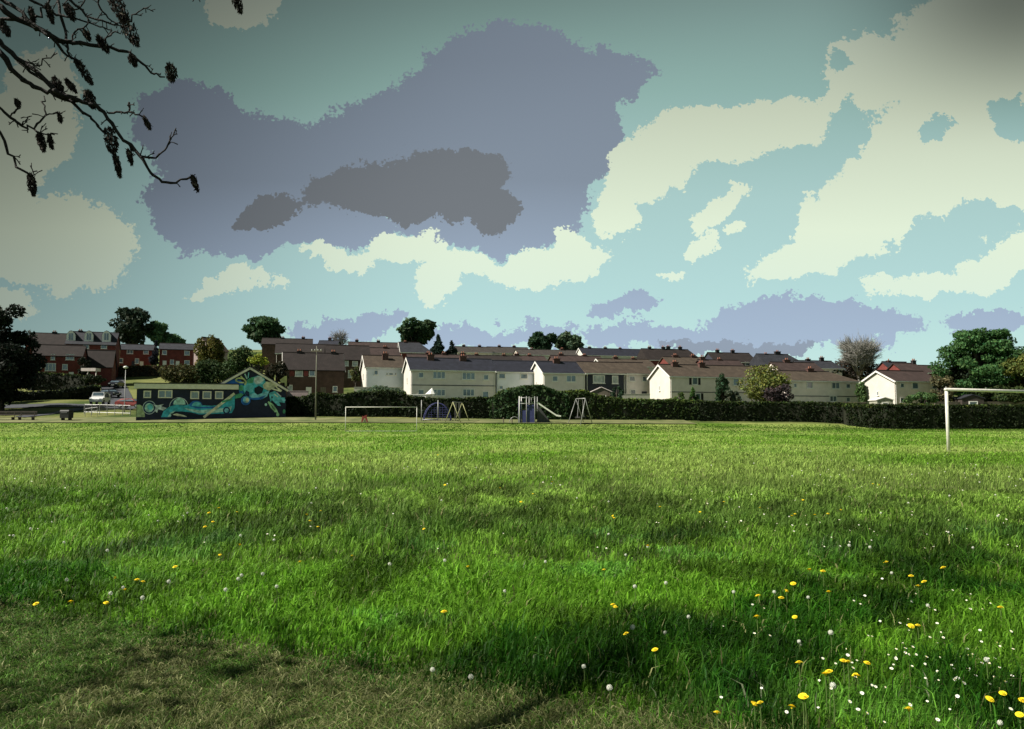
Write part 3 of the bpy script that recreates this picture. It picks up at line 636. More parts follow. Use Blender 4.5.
# vehicles
def car(name, label, u, d, th, body, van=False, s=1.0, lift=0):
    c = gp(u, d); c.z += .1+lift; fr0 = frame(c, th); fr = lambda x, y, z: fr0(x*s, y*s, z*s)
    r = empty(name, c, label, 'van' if van else 'car')
    hh = 1.75 if van else 1.42
    prof = [(-2.1, .35), (-2.15, .7), (-1.95, .88), (-1.15, 1.0), (-.55 if not van else -.9, hh-.03), (.0, hh), (1.2, hh-.03), (1.9, 1.0 if not van else 1.5), (2.1, .9), (2.12, .35)]
    # profile along y (length), width in x; bevel the sides inwards at roof
    n = len(prof); vs = []
    for x, k in ((-.86, 0), (-.80, 1), (.80, 1), (.86, 0)):
        for y, z in prof: vs.append(fr(x*(.84 if z > 1.05 else 1), y, z))
    fs = [list(range(n))[::-1], list(range(3*n, 4*n))]
    for j in range(3): fs += [(j*n+i, j*n+(i+1) % n, (j+1)*n+(i+1) % n, (j+1)*n+i) for i in range(n)]
    MB().mesh(vs, fs).build('body', M[body], r)
    gl = MB(); f1 = prof[3]; f2 = prof[4]
    e = .012
    gl.mesh([fr(-.74, f1[0]+.05-e, f1[1]+.06+e), fr(.74, f1[0]+.05-e, f1[1]+.06+e), fr(.64, f2[0]-.05-e, f2[1]-.06+e), fr(-.64, f2[0]-.05-e, f2[1]-.06+e)], [(0, 1, 2, 3)])
    gl.build('windscreen', M['glass'], r)
    for sx in (-1, 1):
        x = sx*.80
        sg = MB(); sg.poly([fr(sx*.875, -.85, 1.02), fr(sx*.875, 1.4, 1.02), fr(sx*.735, 1.1, hh-.12), fr(sx*.735, -.5, hh-.12)]); sg.build('side_window', M['glass'], r)
        MB().box(fr, sx*.62-.16, sx*.62+.16, -2.19, -2.13, .66, .80).build('headlight', M['lamp'], r)
        for y in (-1.35, 1.3):
            w = MB(); w.tube([fr(sx*.70, y, .32), fr(sx*.90, y, .32)], .33*s, 16); wo = w.build('wheel', M['rubber'], r)
            MB().tube([fr(sx*.903, y, .32), fr(sx*.925, y, .32)], .18*s, 12).build('hubcap', M['galv'], wo)
    MB().box(fr, -.26, .26, -2.17, -2.155, .42, .54).build('number_plate', M['trim'], r)
car('parked_van', 'silver grey van facing the field on the road left of the hut', 100.5, 127, 12, 'silver', True, 1.12, .1)
car('parked_car', 'dark car parked on the hill road above the silver van', 110, 146, 60, 'blackp')
car('parked_car', 'black car highest up the hill road below the brick block', 116, 168, 10, 'blackp', s=1.1)
car('parked_car', 'red car partly hidden behind the left end of the hut', 131.5, 121.5, 85, 'redp', lift=.2)
car('parked_car', 'silver car parked outside the red brick terrace on the hill', 124, 203, 90, 'silver')
# ------------------------------------------------------------------ playground
def seg(*pts, r=.04, m='galv', name='frame', par=None, n=7): return MB().tube(pts, r, n).build(name, M[m], par, True)
PD = 102.0
def pg(u, v, d=PD): return P(u, v, d)
# climbing arch
c = gp(437, 104); r = empty('climbing_arch', c, 'arched climbing frame with purple blue net left of the yellow swing frame', 'climbing frame')
cc = P(437, 414.5, 104); Rr = (P(451, 414, 104)-P(423.5, 414, 104)).x/2; gz = T(cc.x, 104)
for dy in (0, 1.4):
    pts = [(cc.x+Rr*cos(R(t)), 104+dy, gz-.1+(2.5)*sin(R(t))) for t in range(0, 181, 12)]
    seg(*pts, r=.06, m='purple', name='arch', par=r)
mb = MB()
for t in range(12, 180, 12): mb.tube([(cc.x+Rr*cos(R(t)), 104, gz-.1+2.5*sin(R(t))), (cc.x+Rr*cos(R(t)), 105.4, gz-.1+2.5*sin(R(t)))], .03, 5)
for t in range(18, 170, 12): mb.tube([(cc.x+Rr*cos(R(t)), 104.05, gz), (cc.x+Rr*cos(R(t)), 104.05, gz-.1+2.5*sin(R(t)))], .018, 4)
for k in range(1, 8):
    h = k*.3; w_ = Rr*math.sqrt(max(0, 1-(h/2.5)**2)); mb.tube([(cc.x-w_, 104.05, gz+h), (cc.x+w_, 104.05, gz+h)], .018, 4)
mb.build('climbing_net', M['purple'], r)
for u in (421.5, 438): x = P(u, 414, 103.6).x; seg((x, 103.6, gz-.2), (x, 103.6, P(u, 400, 103.6).z), r=.06, m='galv', name='post', par=r)
seg((P(421.5, 414, 103.6).x, 103.6, gz+.25), (P(438, 414, 103.6).x, 103.6, gz+.25), r=.05, name='rail', par=r)
# yellow swing set seen end on
o = gp(453, 101.5); r = empty('swing_set', o, 'yellow A frame swing set seen end on at centre left of the playground', 'swing set')
fr = frame(o, 72); hA = 2.65; LL = 3.2
tops = []
for i, xx in enumerate((0, LL)):
    t = fr(xx, 0, hA); tops.append(t)
    seg(fr(xx, -1.15, -.15), t, r=.05, m='yellow', name='leg', par=r); seg(fr(xx, 1.15, -.15), t, r=.05, m='yellow', name='leg', par=r)
seg(*tops, r=.055, m='galv', name='top_bar', par=r)
for xx in (.9, 2.2):
    st = MB().box(fr, xx-.22, xx+.22, -.1, .1, .5, .55).build('swing_seat', M['rubber'], r)
    MB().tube([fr(xx-.2, 0, .55), fr(xx-.2, 0, hA)], .015, 4).tube([fr(xx+.2, 0, .55), fr(xx+.2, 0, hA)], .015, 4).build('chain', M['galv'], st)
# climbing tower with slide
o = gp(528, 101.5); r = empty('play_tower', o, 'climbing tower with purple blue panels, pale bars and a straight slide', 'play tower')
g0 = o.z; X = lambda u: P(u, 410, 101.5).x; Z = lambda v: P(528, v, 101.5).z
for u, y in ((519.3, 101.5), (521.5, 103.2), (526.5, 101.5), (529.5, 103.2), (534.8, 101.5), (537.8, 103.2)):
    seg((X(u), y, g0-.3), (X(u), y, Z(396.3)), r=.055, m='trim' if u < 522 else 'galv', name='post', par=r)
for v in (397.6, 403.5): seg((X(519.3), 101.5, Z(v)), (X(534.8), 101.5, Z(v)), r=.035, name='rail', par=r); seg((X(521.5), 103.2, Z(v)), (X(537.8), 103.2, Z(v)), r=.035, name='rail', par=r)
MB().box(W, X(518.4), X(520.9), 101.56, 103.1, g0, Z(399)).build('side_panel', M['purple'], r)
MB().box(W, X(522), X(534.4), 101.56, 101.62, g0+.02, Z(410.4)).build('front_panel', M['purple'], r)
MB().box(W, X(527.3), X(534.3), 101.63, 101.69, Z(410.3), Z(404.6)).build('front_panel', M['purple'], r)
MB().box(W, X(519.5), X(537.5), 101.7, 103.1, Z(409.6), Z(409)).build('platform', M['wood'], r)
seg((X(531.3), 101.5, Z(397.6)), (X(531.3), 101.5, Z(404.6)), r=.03, name='bar', par=r)
# slide: chute with sides
a = V((X(537), 101.9, Z(403.2))); b3 = V((X(556.5), 101.9, Z(416.2))); e3 = V((X(561), 101.9, Z(416.8)))
mb = MB()
for dy in (-.32, .32): mb.mesh([a+V((0, dy, 0)), b3+V((0, dy, 0)), e3+V((0, dy, 0)), e3+V((0, dy, .18)), b3+V((0, dy, .2)), a+V((0, dy, .22)), a+V((0, dy+.04, 0)), b3+V((0, dy+.04, 0)), e3+V((0, dy+.04, 0)), e3+V((0, dy+.04, .18)), b3+V((0, dy+.04, .2)), a+V((0, dy+.04, .22))],
    [(0, 1, 4, 5), (1, 2, 3, 4), (11, 10, 7, 6), (10, 9, 8, 7), (5, 4, 10, 11), (4, 3, 9, 10), (2, 8, 9, 3), (0, 5, 11, 6)])
mb.mesh([a+V((0, -.28, .03)), a+V((0, .32, .03)), b3+V((0, .32, .03)), b3+V((0, -.28, .03)), e3+V((0, .32, .03)), e3+V((0, -.28, .03))], [(0, 1, 2, 3), (3, 2, 4, 5)])
mb.build('slide', M['trim'], r)
MB().mesh([V((X(537.5), 102.3, g0)), V((X(552), 102.3, g0)), V((X(538), 102.3, Z(404.5))), V((X(537.5), 102.36, g0)), V((X(552), 102.36, g0)), V((X(538), 102.36, Z(404.5)))], [(0, 1, 2), (5, 4, 3), (0, 3, 4, 1), (1, 4, 5, 2), (2, 5, 3, 0)]).build('slide_side_screen', M['felt'], r)
pts = [(X(514.5)+.65*cos(R(t)), 101.6, g0+.85*sin(R(t))) for t in range(0, 181, 15)]; seg(*pts, r=.04, name='climbing_hoop', par=r)
# basket swing
o = gp(580, 100.5); r = empty('basket_swing', o, 'grey framed basket swing at the right end of the playground', 'swing')
q = lambda u, v, d: P(u, v, d)
t1 = q(576, 398.8, 102.2); t2 = q(585.2, 398.4, 99.6)
seg(t1, t2, r=.06, name='top_bar', par=r)
for (u, d, t) in ((567.4, 101.2, t1), (584, 103.4, t1), (580, 98.6, t2), (592.5, 101.2, t2)):
    g_ = gp(u, d); seg(g_-V((0, 0, .2)), t, r=.05, name='leg', par=r)
bc = q(580.5, 417.6, 100.9); ring = [(bc.x+.6*cos(R(t)), bc.y+.6*sin(R(t)), bc.z) for t in range(0, 361, 20)]
bo = MB().tube(ring, .13, 8).build('basket', M['rubber'], r)
MB().mesh([(bc.x+.58*cos(R(t)), bc.y+.58*sin(R(t)), bc.z-.06) for t in range(0, 360, 20)]+[(bc.x, bc.y, bc.z-.2)], [(i, (i+1) % 18, 18) for i in range(18)]).build('basket_net', M['rubber'], bo)
mid = (t1+t2)/2
for k in range(4):
    t = R(45+90*k); tt = t1.lerp(t2, .3 if cos(t) < 0 else .7); MB().tube([(bc.x+.58*cos(t), bc.y+.58*sin(t), bc.z), tt], .014, 4).build('chain', M['galv'], bo)
# red springer
o = gp(365, 101); r = empty('spring_rocker', o, 'small red spring rocker in front of the dark hedge behind the far goal', 'play equipment'); fr = frame(o, 0)
MB().tube([fr(.14*cos(t), .14*sin(t), .02+t*.022) for t in np.arange(0, 18.9, .5)], .025, 5).build('spring', M['rubber'], r)
for y in (-.1, .1): MB().mesh([fr(x, y+dy, z) for dy in (-.02, .02) for x, z in ((-.42, .1), (-.28, .1), (-.1, .55), (.1, .55), (.28, .1), (.42, .1), (.22, .8), (.3, 1.0), (.1, .95), (-.15, .82), (-.32, .9), (-.3, .7))],
    [list(range(12)), list(range(12, 24))[::-1]]+[(i, 12+i, 12+(i+1) % 12, (i+1) % 12) for i in range(12)]).build('side_panel', M['redp'], r)
MB().box(fr, -.18, .12, -.079, .079, .56, .62).build('seat', M['redp'], r)
for u, h in ((503.5, .7), (512, .5)):
    o = gp(u, 101); tag(MB().tube([o-V((0, 0, .2)), o+V((0, 0, h)), o+V((0, 0, h+.08))], [.07, .07, .02], 8).build('bollard', M['wood'], None, org=o), 'short wooden post at the left of the climbing tower' if u < 510 else 'shortest wooden post touching the hoop of the climbing tower', 'post')
# ------------------------------------------------------------------ garden structures
def gwall(u0, u1, d, v, m, label, h=2.0, cat='wall', name='garden_wall'):
    a = P(u0, v, d); b = P(u1, v, d); o = V((a.x, d, a.z-h)); mb = MB()
    mb.box(W, a.x, b.x, d, d+.25, a.z-h-1.5, a.z-.06); mb.box(W, a.x-.03, b.x+.03, d-.04, d+.29, a.z-.057, a.z+.04)
    tag(mb.build(name, M[m], None, org=o), label, cat, 'garden walls and fences')
gwall(354, 402, 124, 387.2, 'wall', 'pale stone garden wall below the white house with brown roof')
gwall(287, 308, 116, 391, 'pinkw', 'pinkish grey garden wall at the right end of the hut')
gwall(612, 650, 121, 394, 'wall', 'pale garden wall in front of the grey end house')
gwall(770, 866, 116, 402.3, 'wood', 'brown timber garden fence below the hipped roof house', cat='fence', name='garden_fence')
gwall(935, 1040, 112, 402, 'wood', 'timber garden fence beneath the big spreading tree', cat='fence', name='garden_fence')
gwall(408, 426, 116, 394.5, 'trim', 'low white garden wall at the foot of the long grey house pair')
def shed(u0, u1, d, ve, hr, wm, rm, label, hw=2.0, depth=2.5):
    a = P(u0, ve, d); b = P(u1, ve, d); o = V((a.x, d, a.z-hw)); r = empty('shed', o, label, 'shed'); L = b.x-a.x; fr = frame(o, 0)
    MB().mesh([fr(0, 0, -1), fr(L, 0, -1), fr(L, 0, hw), fr(L/2, 0, hw+hr-.05), fr(0, 0, hw), fr(0, depth, -1), fr(L, depth, -1), fr(L, depth, hw), fr(L/2, depth, hw+hr-.05), fr(0, depth, hw)],
              [(0, 1, 2, 3, 4), (9, 8, 7, 6, 5), (0, 4, 9, 5), (1, 6, 7, 2)]).build('wall', M[wm], r)
    mb = MB()
    for e in (-.15, L+.15):
        z = hw-.15*hr/(L/2); mb.mesh([fr(e, -.12, z), fr(L/2, -.12, hw+hr), fr(L/2, depth+.1, hw+hr), fr(e, depth+.1, z), fr(e, -.12, z+.1), fr(L/2, -.12, hw+hr+.1), fr(L/2, depth+.1, hw+hr+.1), fr(e, depth+.1, z+.1)],
                [(0, 1, 2, 3), (4, 7, 6, 5), (0, 4, 5, 1), (1, 5, 6, 2), (2, 6, 7, 3), (3, 7, 4, 0)])
    mb.build('roof', M[rm], r)
    window(r, lambda x, o_, z: fr(x, -o_, z), L/2, hw*.62, min(1.4, L*.4), .7)
shed(590, 613, 117, 392.5, .75, 'wood', 'fascia', 'pale roofed garden shed below the navy clad house', 2.0)
shed(877, 893, 114, 400, .35, 'wall', 'trim', 'low white roofed garden shed below the large white gable', 1.8)
shed(962, 984, 111.5, 398.5, .5, 'darkwood', 'slategrey', 'dark garden shed under the big spreading tree', 1.9)
o = gp(431, 117); o.z = P(431, 398, 117).z; r = empty('garden_parasol', o, 'half open white garden parasol before the long grey house pair', 'parasol')
MB().tube([o-V((0, 0, 1.5)), o+V((0, 0, 1.6))], .03, 6).build('pole', M['galv'], r)
MB().mesh([o+V((.85*cos(R(t)), .85*sin(R(t)), .55)) for t in range(0, 360, 45)]+[o+V((.15, 0, 1.5))], [(i, (i+1) % 8, 8) for i in range(8)]).build('canopy', M['lamp'], r)
o = gp(1000, 110); mb = MB()
# ------------------------------------------------------------------ vegetation
def leaves(centres, radii, n, size, col, var=.35, flat=1., dark=None, hollow=.55, coltop=None):
    """leaf quads in ellipsoid clumps. returns verts, faces, cols"""
    centres = np.array(centres, float); radii = np.array(radii, float)
    vol = radii.prod(axis=1)**(2/3); idx = RNG.choice(len(centres), n, p=vol/vol.sum())
    d = RNG.normal(size=(n, 3)); d /= np.linalg.norm(d, axis=1)[:, None]
    rr = hollow+(1-hollow)*RNG.random(n)**.6+np.abs(RNG.normal(0, .07, n))
    ci = np.arange(len(centres)); ph = RNG.random(len(centres))*100
    c = centres[idx]+d*radii[idx]*rr[:, None]
    nrm = d*.8+RNG.normal(size=(n, 3))*.7; nrm[:, 2] += .25; nrm /= np.linalg.norm(nrm, axis=1)[:, None]
    a = np.cross(nrm, RNG.normal(size=(n, 3))); a /= np.linalg.norm(a, axis=1)[:, None]; b = np.cross(nrm, a)
    s = size*(.5+RNG.random(n)*.9); s1 = a*s[:, None]; s2 = b*(s*.62*flat)[:, None]
    verts = np.stack([c-s1, c+s2*.9, c+s1, c-s2*.9], 1).reshape(-1, 3)
    f = np.arange(n*4).reshape(n, 4)
    clv = .75+.5*RNG.random(len(centres)); v = clv[idx]*(1+var*RNG.normal(size=n)*.6); v = np.clip(v, .35, 2.0)
    cc = np.array(col)[None]*1.35*v[:, None]
    hue = RNG.normal(0, .12, n); cc[:, 0] *= 1+hue; cc[:, 2] *= 1-hue*.5
    return verts, f, np.clip(np.repeat(cc, 4, 0), 0, 1)
def tree(name, label, cat, u0, u1, vt, vb, d, col, n=3500, leaf=None, trunk=.35, clumps=26, base=None, group=None, shape='round', crown_from=.12, dep=None, barkm='bark', gappy=.0, hollow=.45):
    A = P(u0, vb, d); B = P(u1, vb, d); Tt = P((u0+u1)/2, vt, d); cx = (A.x+B.x)/2; hw_ = (B.x-A.x)/2
    gz = min(T(cx, d), P((u0+u1)/2, vb, d).z); root = empty(name, (cx, d, gz), label, cat, group)
    H = Tt.z-gz; z0 = max(P((u0+u1)/2, vb, d).z, gz)+0; z0 = z0+(Tt.z-z0)*crown_from; hh = (Tt.z-z0)/2; zc = (z0+Tt.z)/2; dep = dep or hw_*.85
    cs, rs = [], []
    for k in range(clumps):
        if shape == 'cone':
            t = random.random()**1.3; a = random.uniform(0, 2*pi); rad = (1-t)*random.uniform(.3, .85); p = V((cx+hw_*rad*cos(a), d+dep*rad*sin(a), z0+2*hh*(t*.9+.03))); s = .30*(1.1-t)
            rs.append((hw_*s*1.2, dep*s*1.2, hh*.22))
        elif shape == 'layer':
            t = random.random(); a = random.uniform(0, 2*pi); w = (1-abs(t-.45)**1.6*1.6); rad = math.sqrt(random.random())*w*.92
            p = V((cx+hw_*rad*cos(a), d+dep*rad*sin(a), z0+2*hh*(.06+.86*t))); s = random.uniform(.18, .32)*(60/max(60, clumps))**.5
            rs.append((hw_*s*1.0, dep*s*1.0, hh*s*.62))
        else:
            while True:
                q = V((random.uniform(-1, 1), random.uniform(-1, 1), random.uniform(-1, 1)))
                if .15 < q.length < 1: break
            q *= .78*(.65+.35*q.length)/max(q.length, .5) if q.length > .5 else .9
            if shape == 'round' and q.z < -.3: q.x *= .85
            s = random.uniform(.22, .40)
            p = V((cx+hw_*q.x, d+dep*q.y, zc+hh*q.z)); rs.append((hw_*s, dep*s, hh*s*.85))
        cs.append(tuple(p))
    mb = MB(); tk = trunk*(H/12+.3)
    mb.tube([(cx, d, gz-.4), (cx+.1, d, gz+H*.25), (cx-.05, d, gz+H*.55), (cx, d, gz+H*.85)], [tk, tk*.75, tk*.45, tk*.12], 8)
    for k in random.sample(range(clumps), min(clumps, 14)):
        c = V(cs[k]); s = V((cx, d, gz+max(.15*H, min(.7*H, (c.z-gz)*.55)))); m_ = s.lerp(c, .5)+V((0, 0, -.04*H))
        mb.tube([s, m_, c], [tk*.38, tk*.22, tk*.06], 5)
    mb.build('trunk', M[barkm], root, True)
    v, f, cc = leaves(cs, rs, n, leaf or d*.0026, col, hollow=hollow)
    npmesh('crown', v, [f], cc, LEAF, root)
    return root
VK = 1.0
DG = (.028, .055, .022); MG = (.045, .085, .025); LGc = (.07, .12, .03); OL = (.075, .08, .022); 
SK = 'trees along the skyline'
tree('cedar_tree', 'very dark layered cedar at the left edge of the picture', 'tree', -46, 36, 301, 398, 118, (.009, .014, .009), 16000, clumps=60, shape='layer', leaf=.30, trunk=.8, crown_from=.02)
tree('cedar_tree', 'low very dark evergreen beneath the cedar at the left edge', 'tree', -36, 32, 342, 406, 114, (.007, .010, .007), 9000, clumps=40, leaf=.28, trunk=.5, crown_from=.0)
tree('broadleaf_tree', 'dark pointed crowned tree behind the red brick terrace and dormer block', 'tree', 108, 151, 306, 352, 238, (.022, .034, .022), 4500, clumps=40, group=SK)
tree('broadleaf_tree', 'mid green tree behind the gap of the two red brick terraces', 'tree', 147, 177, 320, 350, 243, (.055, .105, .05), 3600, clumps=26, group=SK)
tree('shrub', 'dark narrow conifer standing between the two red brick terraces', 'shrub', 150, 161, 341, 366, 203, (.018, .020, .026), 1200, clumps=14, shape='cone')
tree('broadleaf_tree', 'small blue green tree at skyline above the right end of a red terrace', 'tree', 168, 184, 336, 352, 245, (.06, .11, .06), 1200, clumps=14, group=SK)
tree('golden_conifer', 'dense round topped golden brown conifer behind the hut wing', 'tree', 193, 222, 333, 384, 150, (.070, .068, .016), 6500, clumps=46, leaf=.24, trunk=.5, crown_from=.0, hollow=.75)
tree('shrub', 'reddish brown and green shrub mass left behind the hut wing', 'shrub', 158, 198, 363, 392, 122, (.045, .045, .016), 4200, clumps=30, leaf=.2, crown_from=0)
tree('shrub', 'dark green shrub mass behind the flat hut roof below the golden conifer', 'shrub', 190, 232, 359, 392, 126, (.03, .05, .018), 4800, clumps=30, leaf=.2, crown_from=0)
tree('shrub', 'broad green bank of shrubs behind the peak of the hut gable', 'shrub', 222, 262, 345, 392, 140, (.032, .055, .02), 5200, clumps=34, leaf=.24, crown_from=0)
tree('shrub', 'bright yellow green flowering shrub just above the hut gable peak', 'shrub', 248, 269, 352.5, 368, 128, (.20, .23, .035), 1300, clumps=16, leaf=.17, crown_from=0)
tree('shrub', 'dark reddish brown shrub above the right slope of the hut gable', 'shrub', 262, 290, 361, 396, 121, (.025, .024, .014), 3400, clumps=24, leaf=.2, crown_from=0)
tree('broadleaf_tree', 'dark green dome shaped tree on the skyline above the hut', 'tree', 243, 285, 317, 346, 225, (.030, .060, .026), 5200, clumps=36, group=SK, hollow=.6)
tree('broadleaf_tree', 'tall double crowned dark tree standing on the skyline over the green roof', 'tree', 396, 435, 315.5, 350, 228, (.032, .058, .026), 5600, clumps=34, group=SK, trunk=.5, hollow=.6)
tree('conifer_tree', 'dark pointed conifer right of the tall double crowned tree', 'tree', 428, 448, 334, 358, 215, (.016, .030, .022), 2600, clumps=26, shape='cone', group=SK)
tree('conifer_tree', 'lower dark conifer touching the right side of the pointed conifer', 'tree', 444, 459, 341, 358, 215, (.016, .028, .022), 1600, clumps=18, shape='cone', group=SK)
tree('broadleaf_tree', 'left and darker one of the twin round trees on the centre skyline', 'tree', 529, 558, 329.5, 357, 252, (.026, .052, .026), 3600, clumps=26, group=SK, hollow=.6)
tree('broadleaf_tree', 'right and greyer one of the twin round trees on the centre skyline', 'tree', 556, 584, 331.5, 358, 256, (.050, .075, .042), 3000, clumps=26, group=SK, hollow=.6)
tree('broadleaf_tree', 'huge spreading green tree behind the right hand goal', 'tree', 938, 1033, 326, 402, 118, (.042, .095, .032), 22000, clumps=95, shape='layer', leaf=.22, trunk=1.0, crown_from=.02, dep=6)
tree('shrub', 'black green undergrowth beneath the huge spreading tree', 'shrub', 944, 1012, 352, 406, 120.5, (.010, .016, .008), 9000, clumps=40, leaf=.28, crown_from=.0, dep=3)
tree('broadleaf_tree', 'yellow green tree at the right picture edge behind the crossbar', 'tree', 1003, 1052, 352, 404, 113, (.085, .10, .025), 6000, clumps=34, leaf=.24)
tree('shrub', 'brownish shrub left of the huge spreading tree behind the goal corner', 'shrub', 930, 956, 373, 404, 114, (.08, .075, .04), 2600, clumps=22, leaf=.2, crown_from=0)
tree('shrub', 'slim dark green conifer in front of the wide cream house', 'shrub', 713, 731, 372, 406, 117, (.032, .060, .030), 2400, clumps=22, leaf=.17, shape='round', crown_from=0)
tree('garden_tree', 'loose olive green garden tree right of the slim dark conifer', 'tree', 739, 789, 364, 406, 118, (.10, .115, .030), 4200, clumps=34, leaf=.19, crown_from=.05, trunk=.3)
tree('shrub', 'purple leaved shrub in front of the olive green garden tree', 'shrub', 764, 796, 382, 406, 115, (.045, .035, .038), 3000, clumps=24, leaf=.17, crown_from=0)
tree('shrub', 'grey green shrub tucked between slim conifer and olive tree', 'shrub', 724, 742, 388, 406, 115.5, (.06, .075, .05), 1400, clumps=14, leaf=.17, crown_from=0)
tree('shrub', 'small bright green shrub under the black shuttered upper window', 'shrub', 688, 699, 386, 406, 115, (.05, .10, .025), 900, clumps=12, leaf=.16, crown_from=0)
tree('shrub', 'small green shrub near the bright gable foot of the wide cream house', 'shrub', 674, 685, 391, 406, 115, (.06, .10, .03), 700, clumps=10, leaf=.16, crown_from=0)
tree('shrub', 'little dark shrub right of the garden shed by the navy clad house', 'shrub', 611, 623, 385, 402, 116, (.03, .055, .03), 900, clumps=12, leaf=.16, crown_from=0)
tree('shrub', 'spiky fresh green shrub in front of the white gabled house', 'shrub', 905, 937, 392, 408, 110, (.055, .10, .035), 2000, clumps=18, leaf=.17, crown_from=0)
tree('shrub', 'grey green climbing shrub on the stone wall below the white house', 'shrub', 358, 405, 386, 400, 122.5, (.07, .10, .06), 2400, clumps=24, leaf=.17, crown_from=0)
tree('shrub', 'pale green creeper beside the three pale terrace windows', 'shrub', 350, 361, 366, 384, 150, (.09, .10, .04), 900, clumps=12, leaf=.18, crown_from=0)
tree('broadleaf_tree', 'dark tree clump between the grey skyline house and bare pale tree', 'tree', 812, 846, 364, 382, 180, (.020, .030, .016), 2600, clumps=22, leaf=.3, crown_from=0)
tree('shrub', 'green hedge bank between hipped roof house and the white gable', 'shrub', 855, 871, 378, 404, 126, (.06, .10, .035), 1600, clumps=18, leaf=.18, crown_from=0)
tree('shrub', 'dark garden shrub low down between the two shaded left hand houses', 'shrub', 75, 92, 356, 376, 163, (.012, .016, .010), 1500, clumps=16, leaf=.24, crown_from=0)
tree('shrub', 'dark roadside shrub beside the hill road below the brick block', 'shrub', 82, 104, 374, 384, 150, (.018, .026, .012), 1600, clumps=18, leaf=.2, crown_from=0)
tree('shrub', 'dense grey brown scrub around the foot of the bare pale tree', 'shrub', 832, 882, 354, 386, 181, (.050, .042, .034), 5200, clumps=34, leaf=.24, crown_from=0)
tree('shrub', 'low dark shrub at the foot of the huge spreading tree by the garden shed', 'shrub', 976, 1030, 380, 408, 114.5, (.030, .045, .015), 5200, clumps=30, leaf=.22, crown_from=0)
tree('cedar_tree', 'added dark cedar, unseen left of the picture, that shades the far left road', 'tree', -130, -44, 290, 402, 128, (.012, .02, .012), 9000, clumps=50, shape='layer', leaf=.36, trunk=.8, crown_from=.02)  # added out of frame for the shade it casts on the left
tree('cedar_tree', 'added broad dark cedar, unseen left of the picture, shading from behind the other one', 'tree', -90, -6, 300, 396, 148, (.012, .02, .012), 9000, clumps=50, shape='layer', leaf=.4, trunk=.8, crown_from=.02)  # second added cedar, out of view, there only to cast shade
# bare tree
def bare_tree(name, label, u0, u1, vt, vb, d, m, n0=9, dens=5, thick=.22):
    cx = XU((u0+u1)/2, d); gz = T(cx, d); top = P((u0+u1)/2, vt, d).z; hw_ = (XU(u1, d)-XU(u0, d))/2
    root = empty(name, (cx, d, gz), label, 'tree', SK); H = top-gz; mb = MB(); tw = MB(); c0 = P(0, vb, d).z-gz
    mb.tube([(cx, d, gz-.3), (cx, d, gz+max(H*.3, c0*.8))], [thick, thick*.8], 8)
    st = V((cx, d, gz+max(H*.3, c0*.8)))
    for k in range(n0):
        a = 2*pi*k/n0+random.random(); s = random.uniform(.25, .8); tp = V((cx+hw_*s*cos(a), d+hw_*s*sin(a)*.8, top-(top-st.z)*(.12+.4*s*s)))
        m_ = st.lerp(tp, .5)+V((hw_*.15*cos(a), 0, 0)); mb.tube([st, m_, tp], [thick*.55, thick*.3, .04], 5)
        for j in range(dens*6):
            t = random.uniform(.35, 1); p = st.lerp(m_, t*2) if t < .5 else m_.lerp(tp, t*2-1)
            dr = V((random.gauss(0, 1)+cos(a)*.6, random.gauss(0, 1)*.7, abs(random.gauss(.8, .6)))).normalized()*random.uniform(.08, .22)*H
            e = p+dr; tw.tube([p, p.lerp(e, .5)+V((0, 0, .1)), e], [.05, .035, .02], 3, cap=False)
            for q in range(3):
                e2 = e+V((random.gauss(0, .5), random.gauss(0, .5), abs(random.gauss(.3, .5)))); tw.tube([p.lerp(e, .6+.1*q), e2], [.028, .018], 3, cap=False)
    mb.build('trunk', m, root, True); tw.build('twigs', m, root)
bare_tree('bare_tree', 'pale leafless tree with fine twigs above the hipped roof house', 836, 882, 339, 384, 178, M['barkp'], 20, 11, .3)
bare_tree('bare_tree', 'small faint leafless tree on the skyline right of the navy roofed house', 330, 347, 332, 352, 232, M['barkp'], 9, 5, .2)
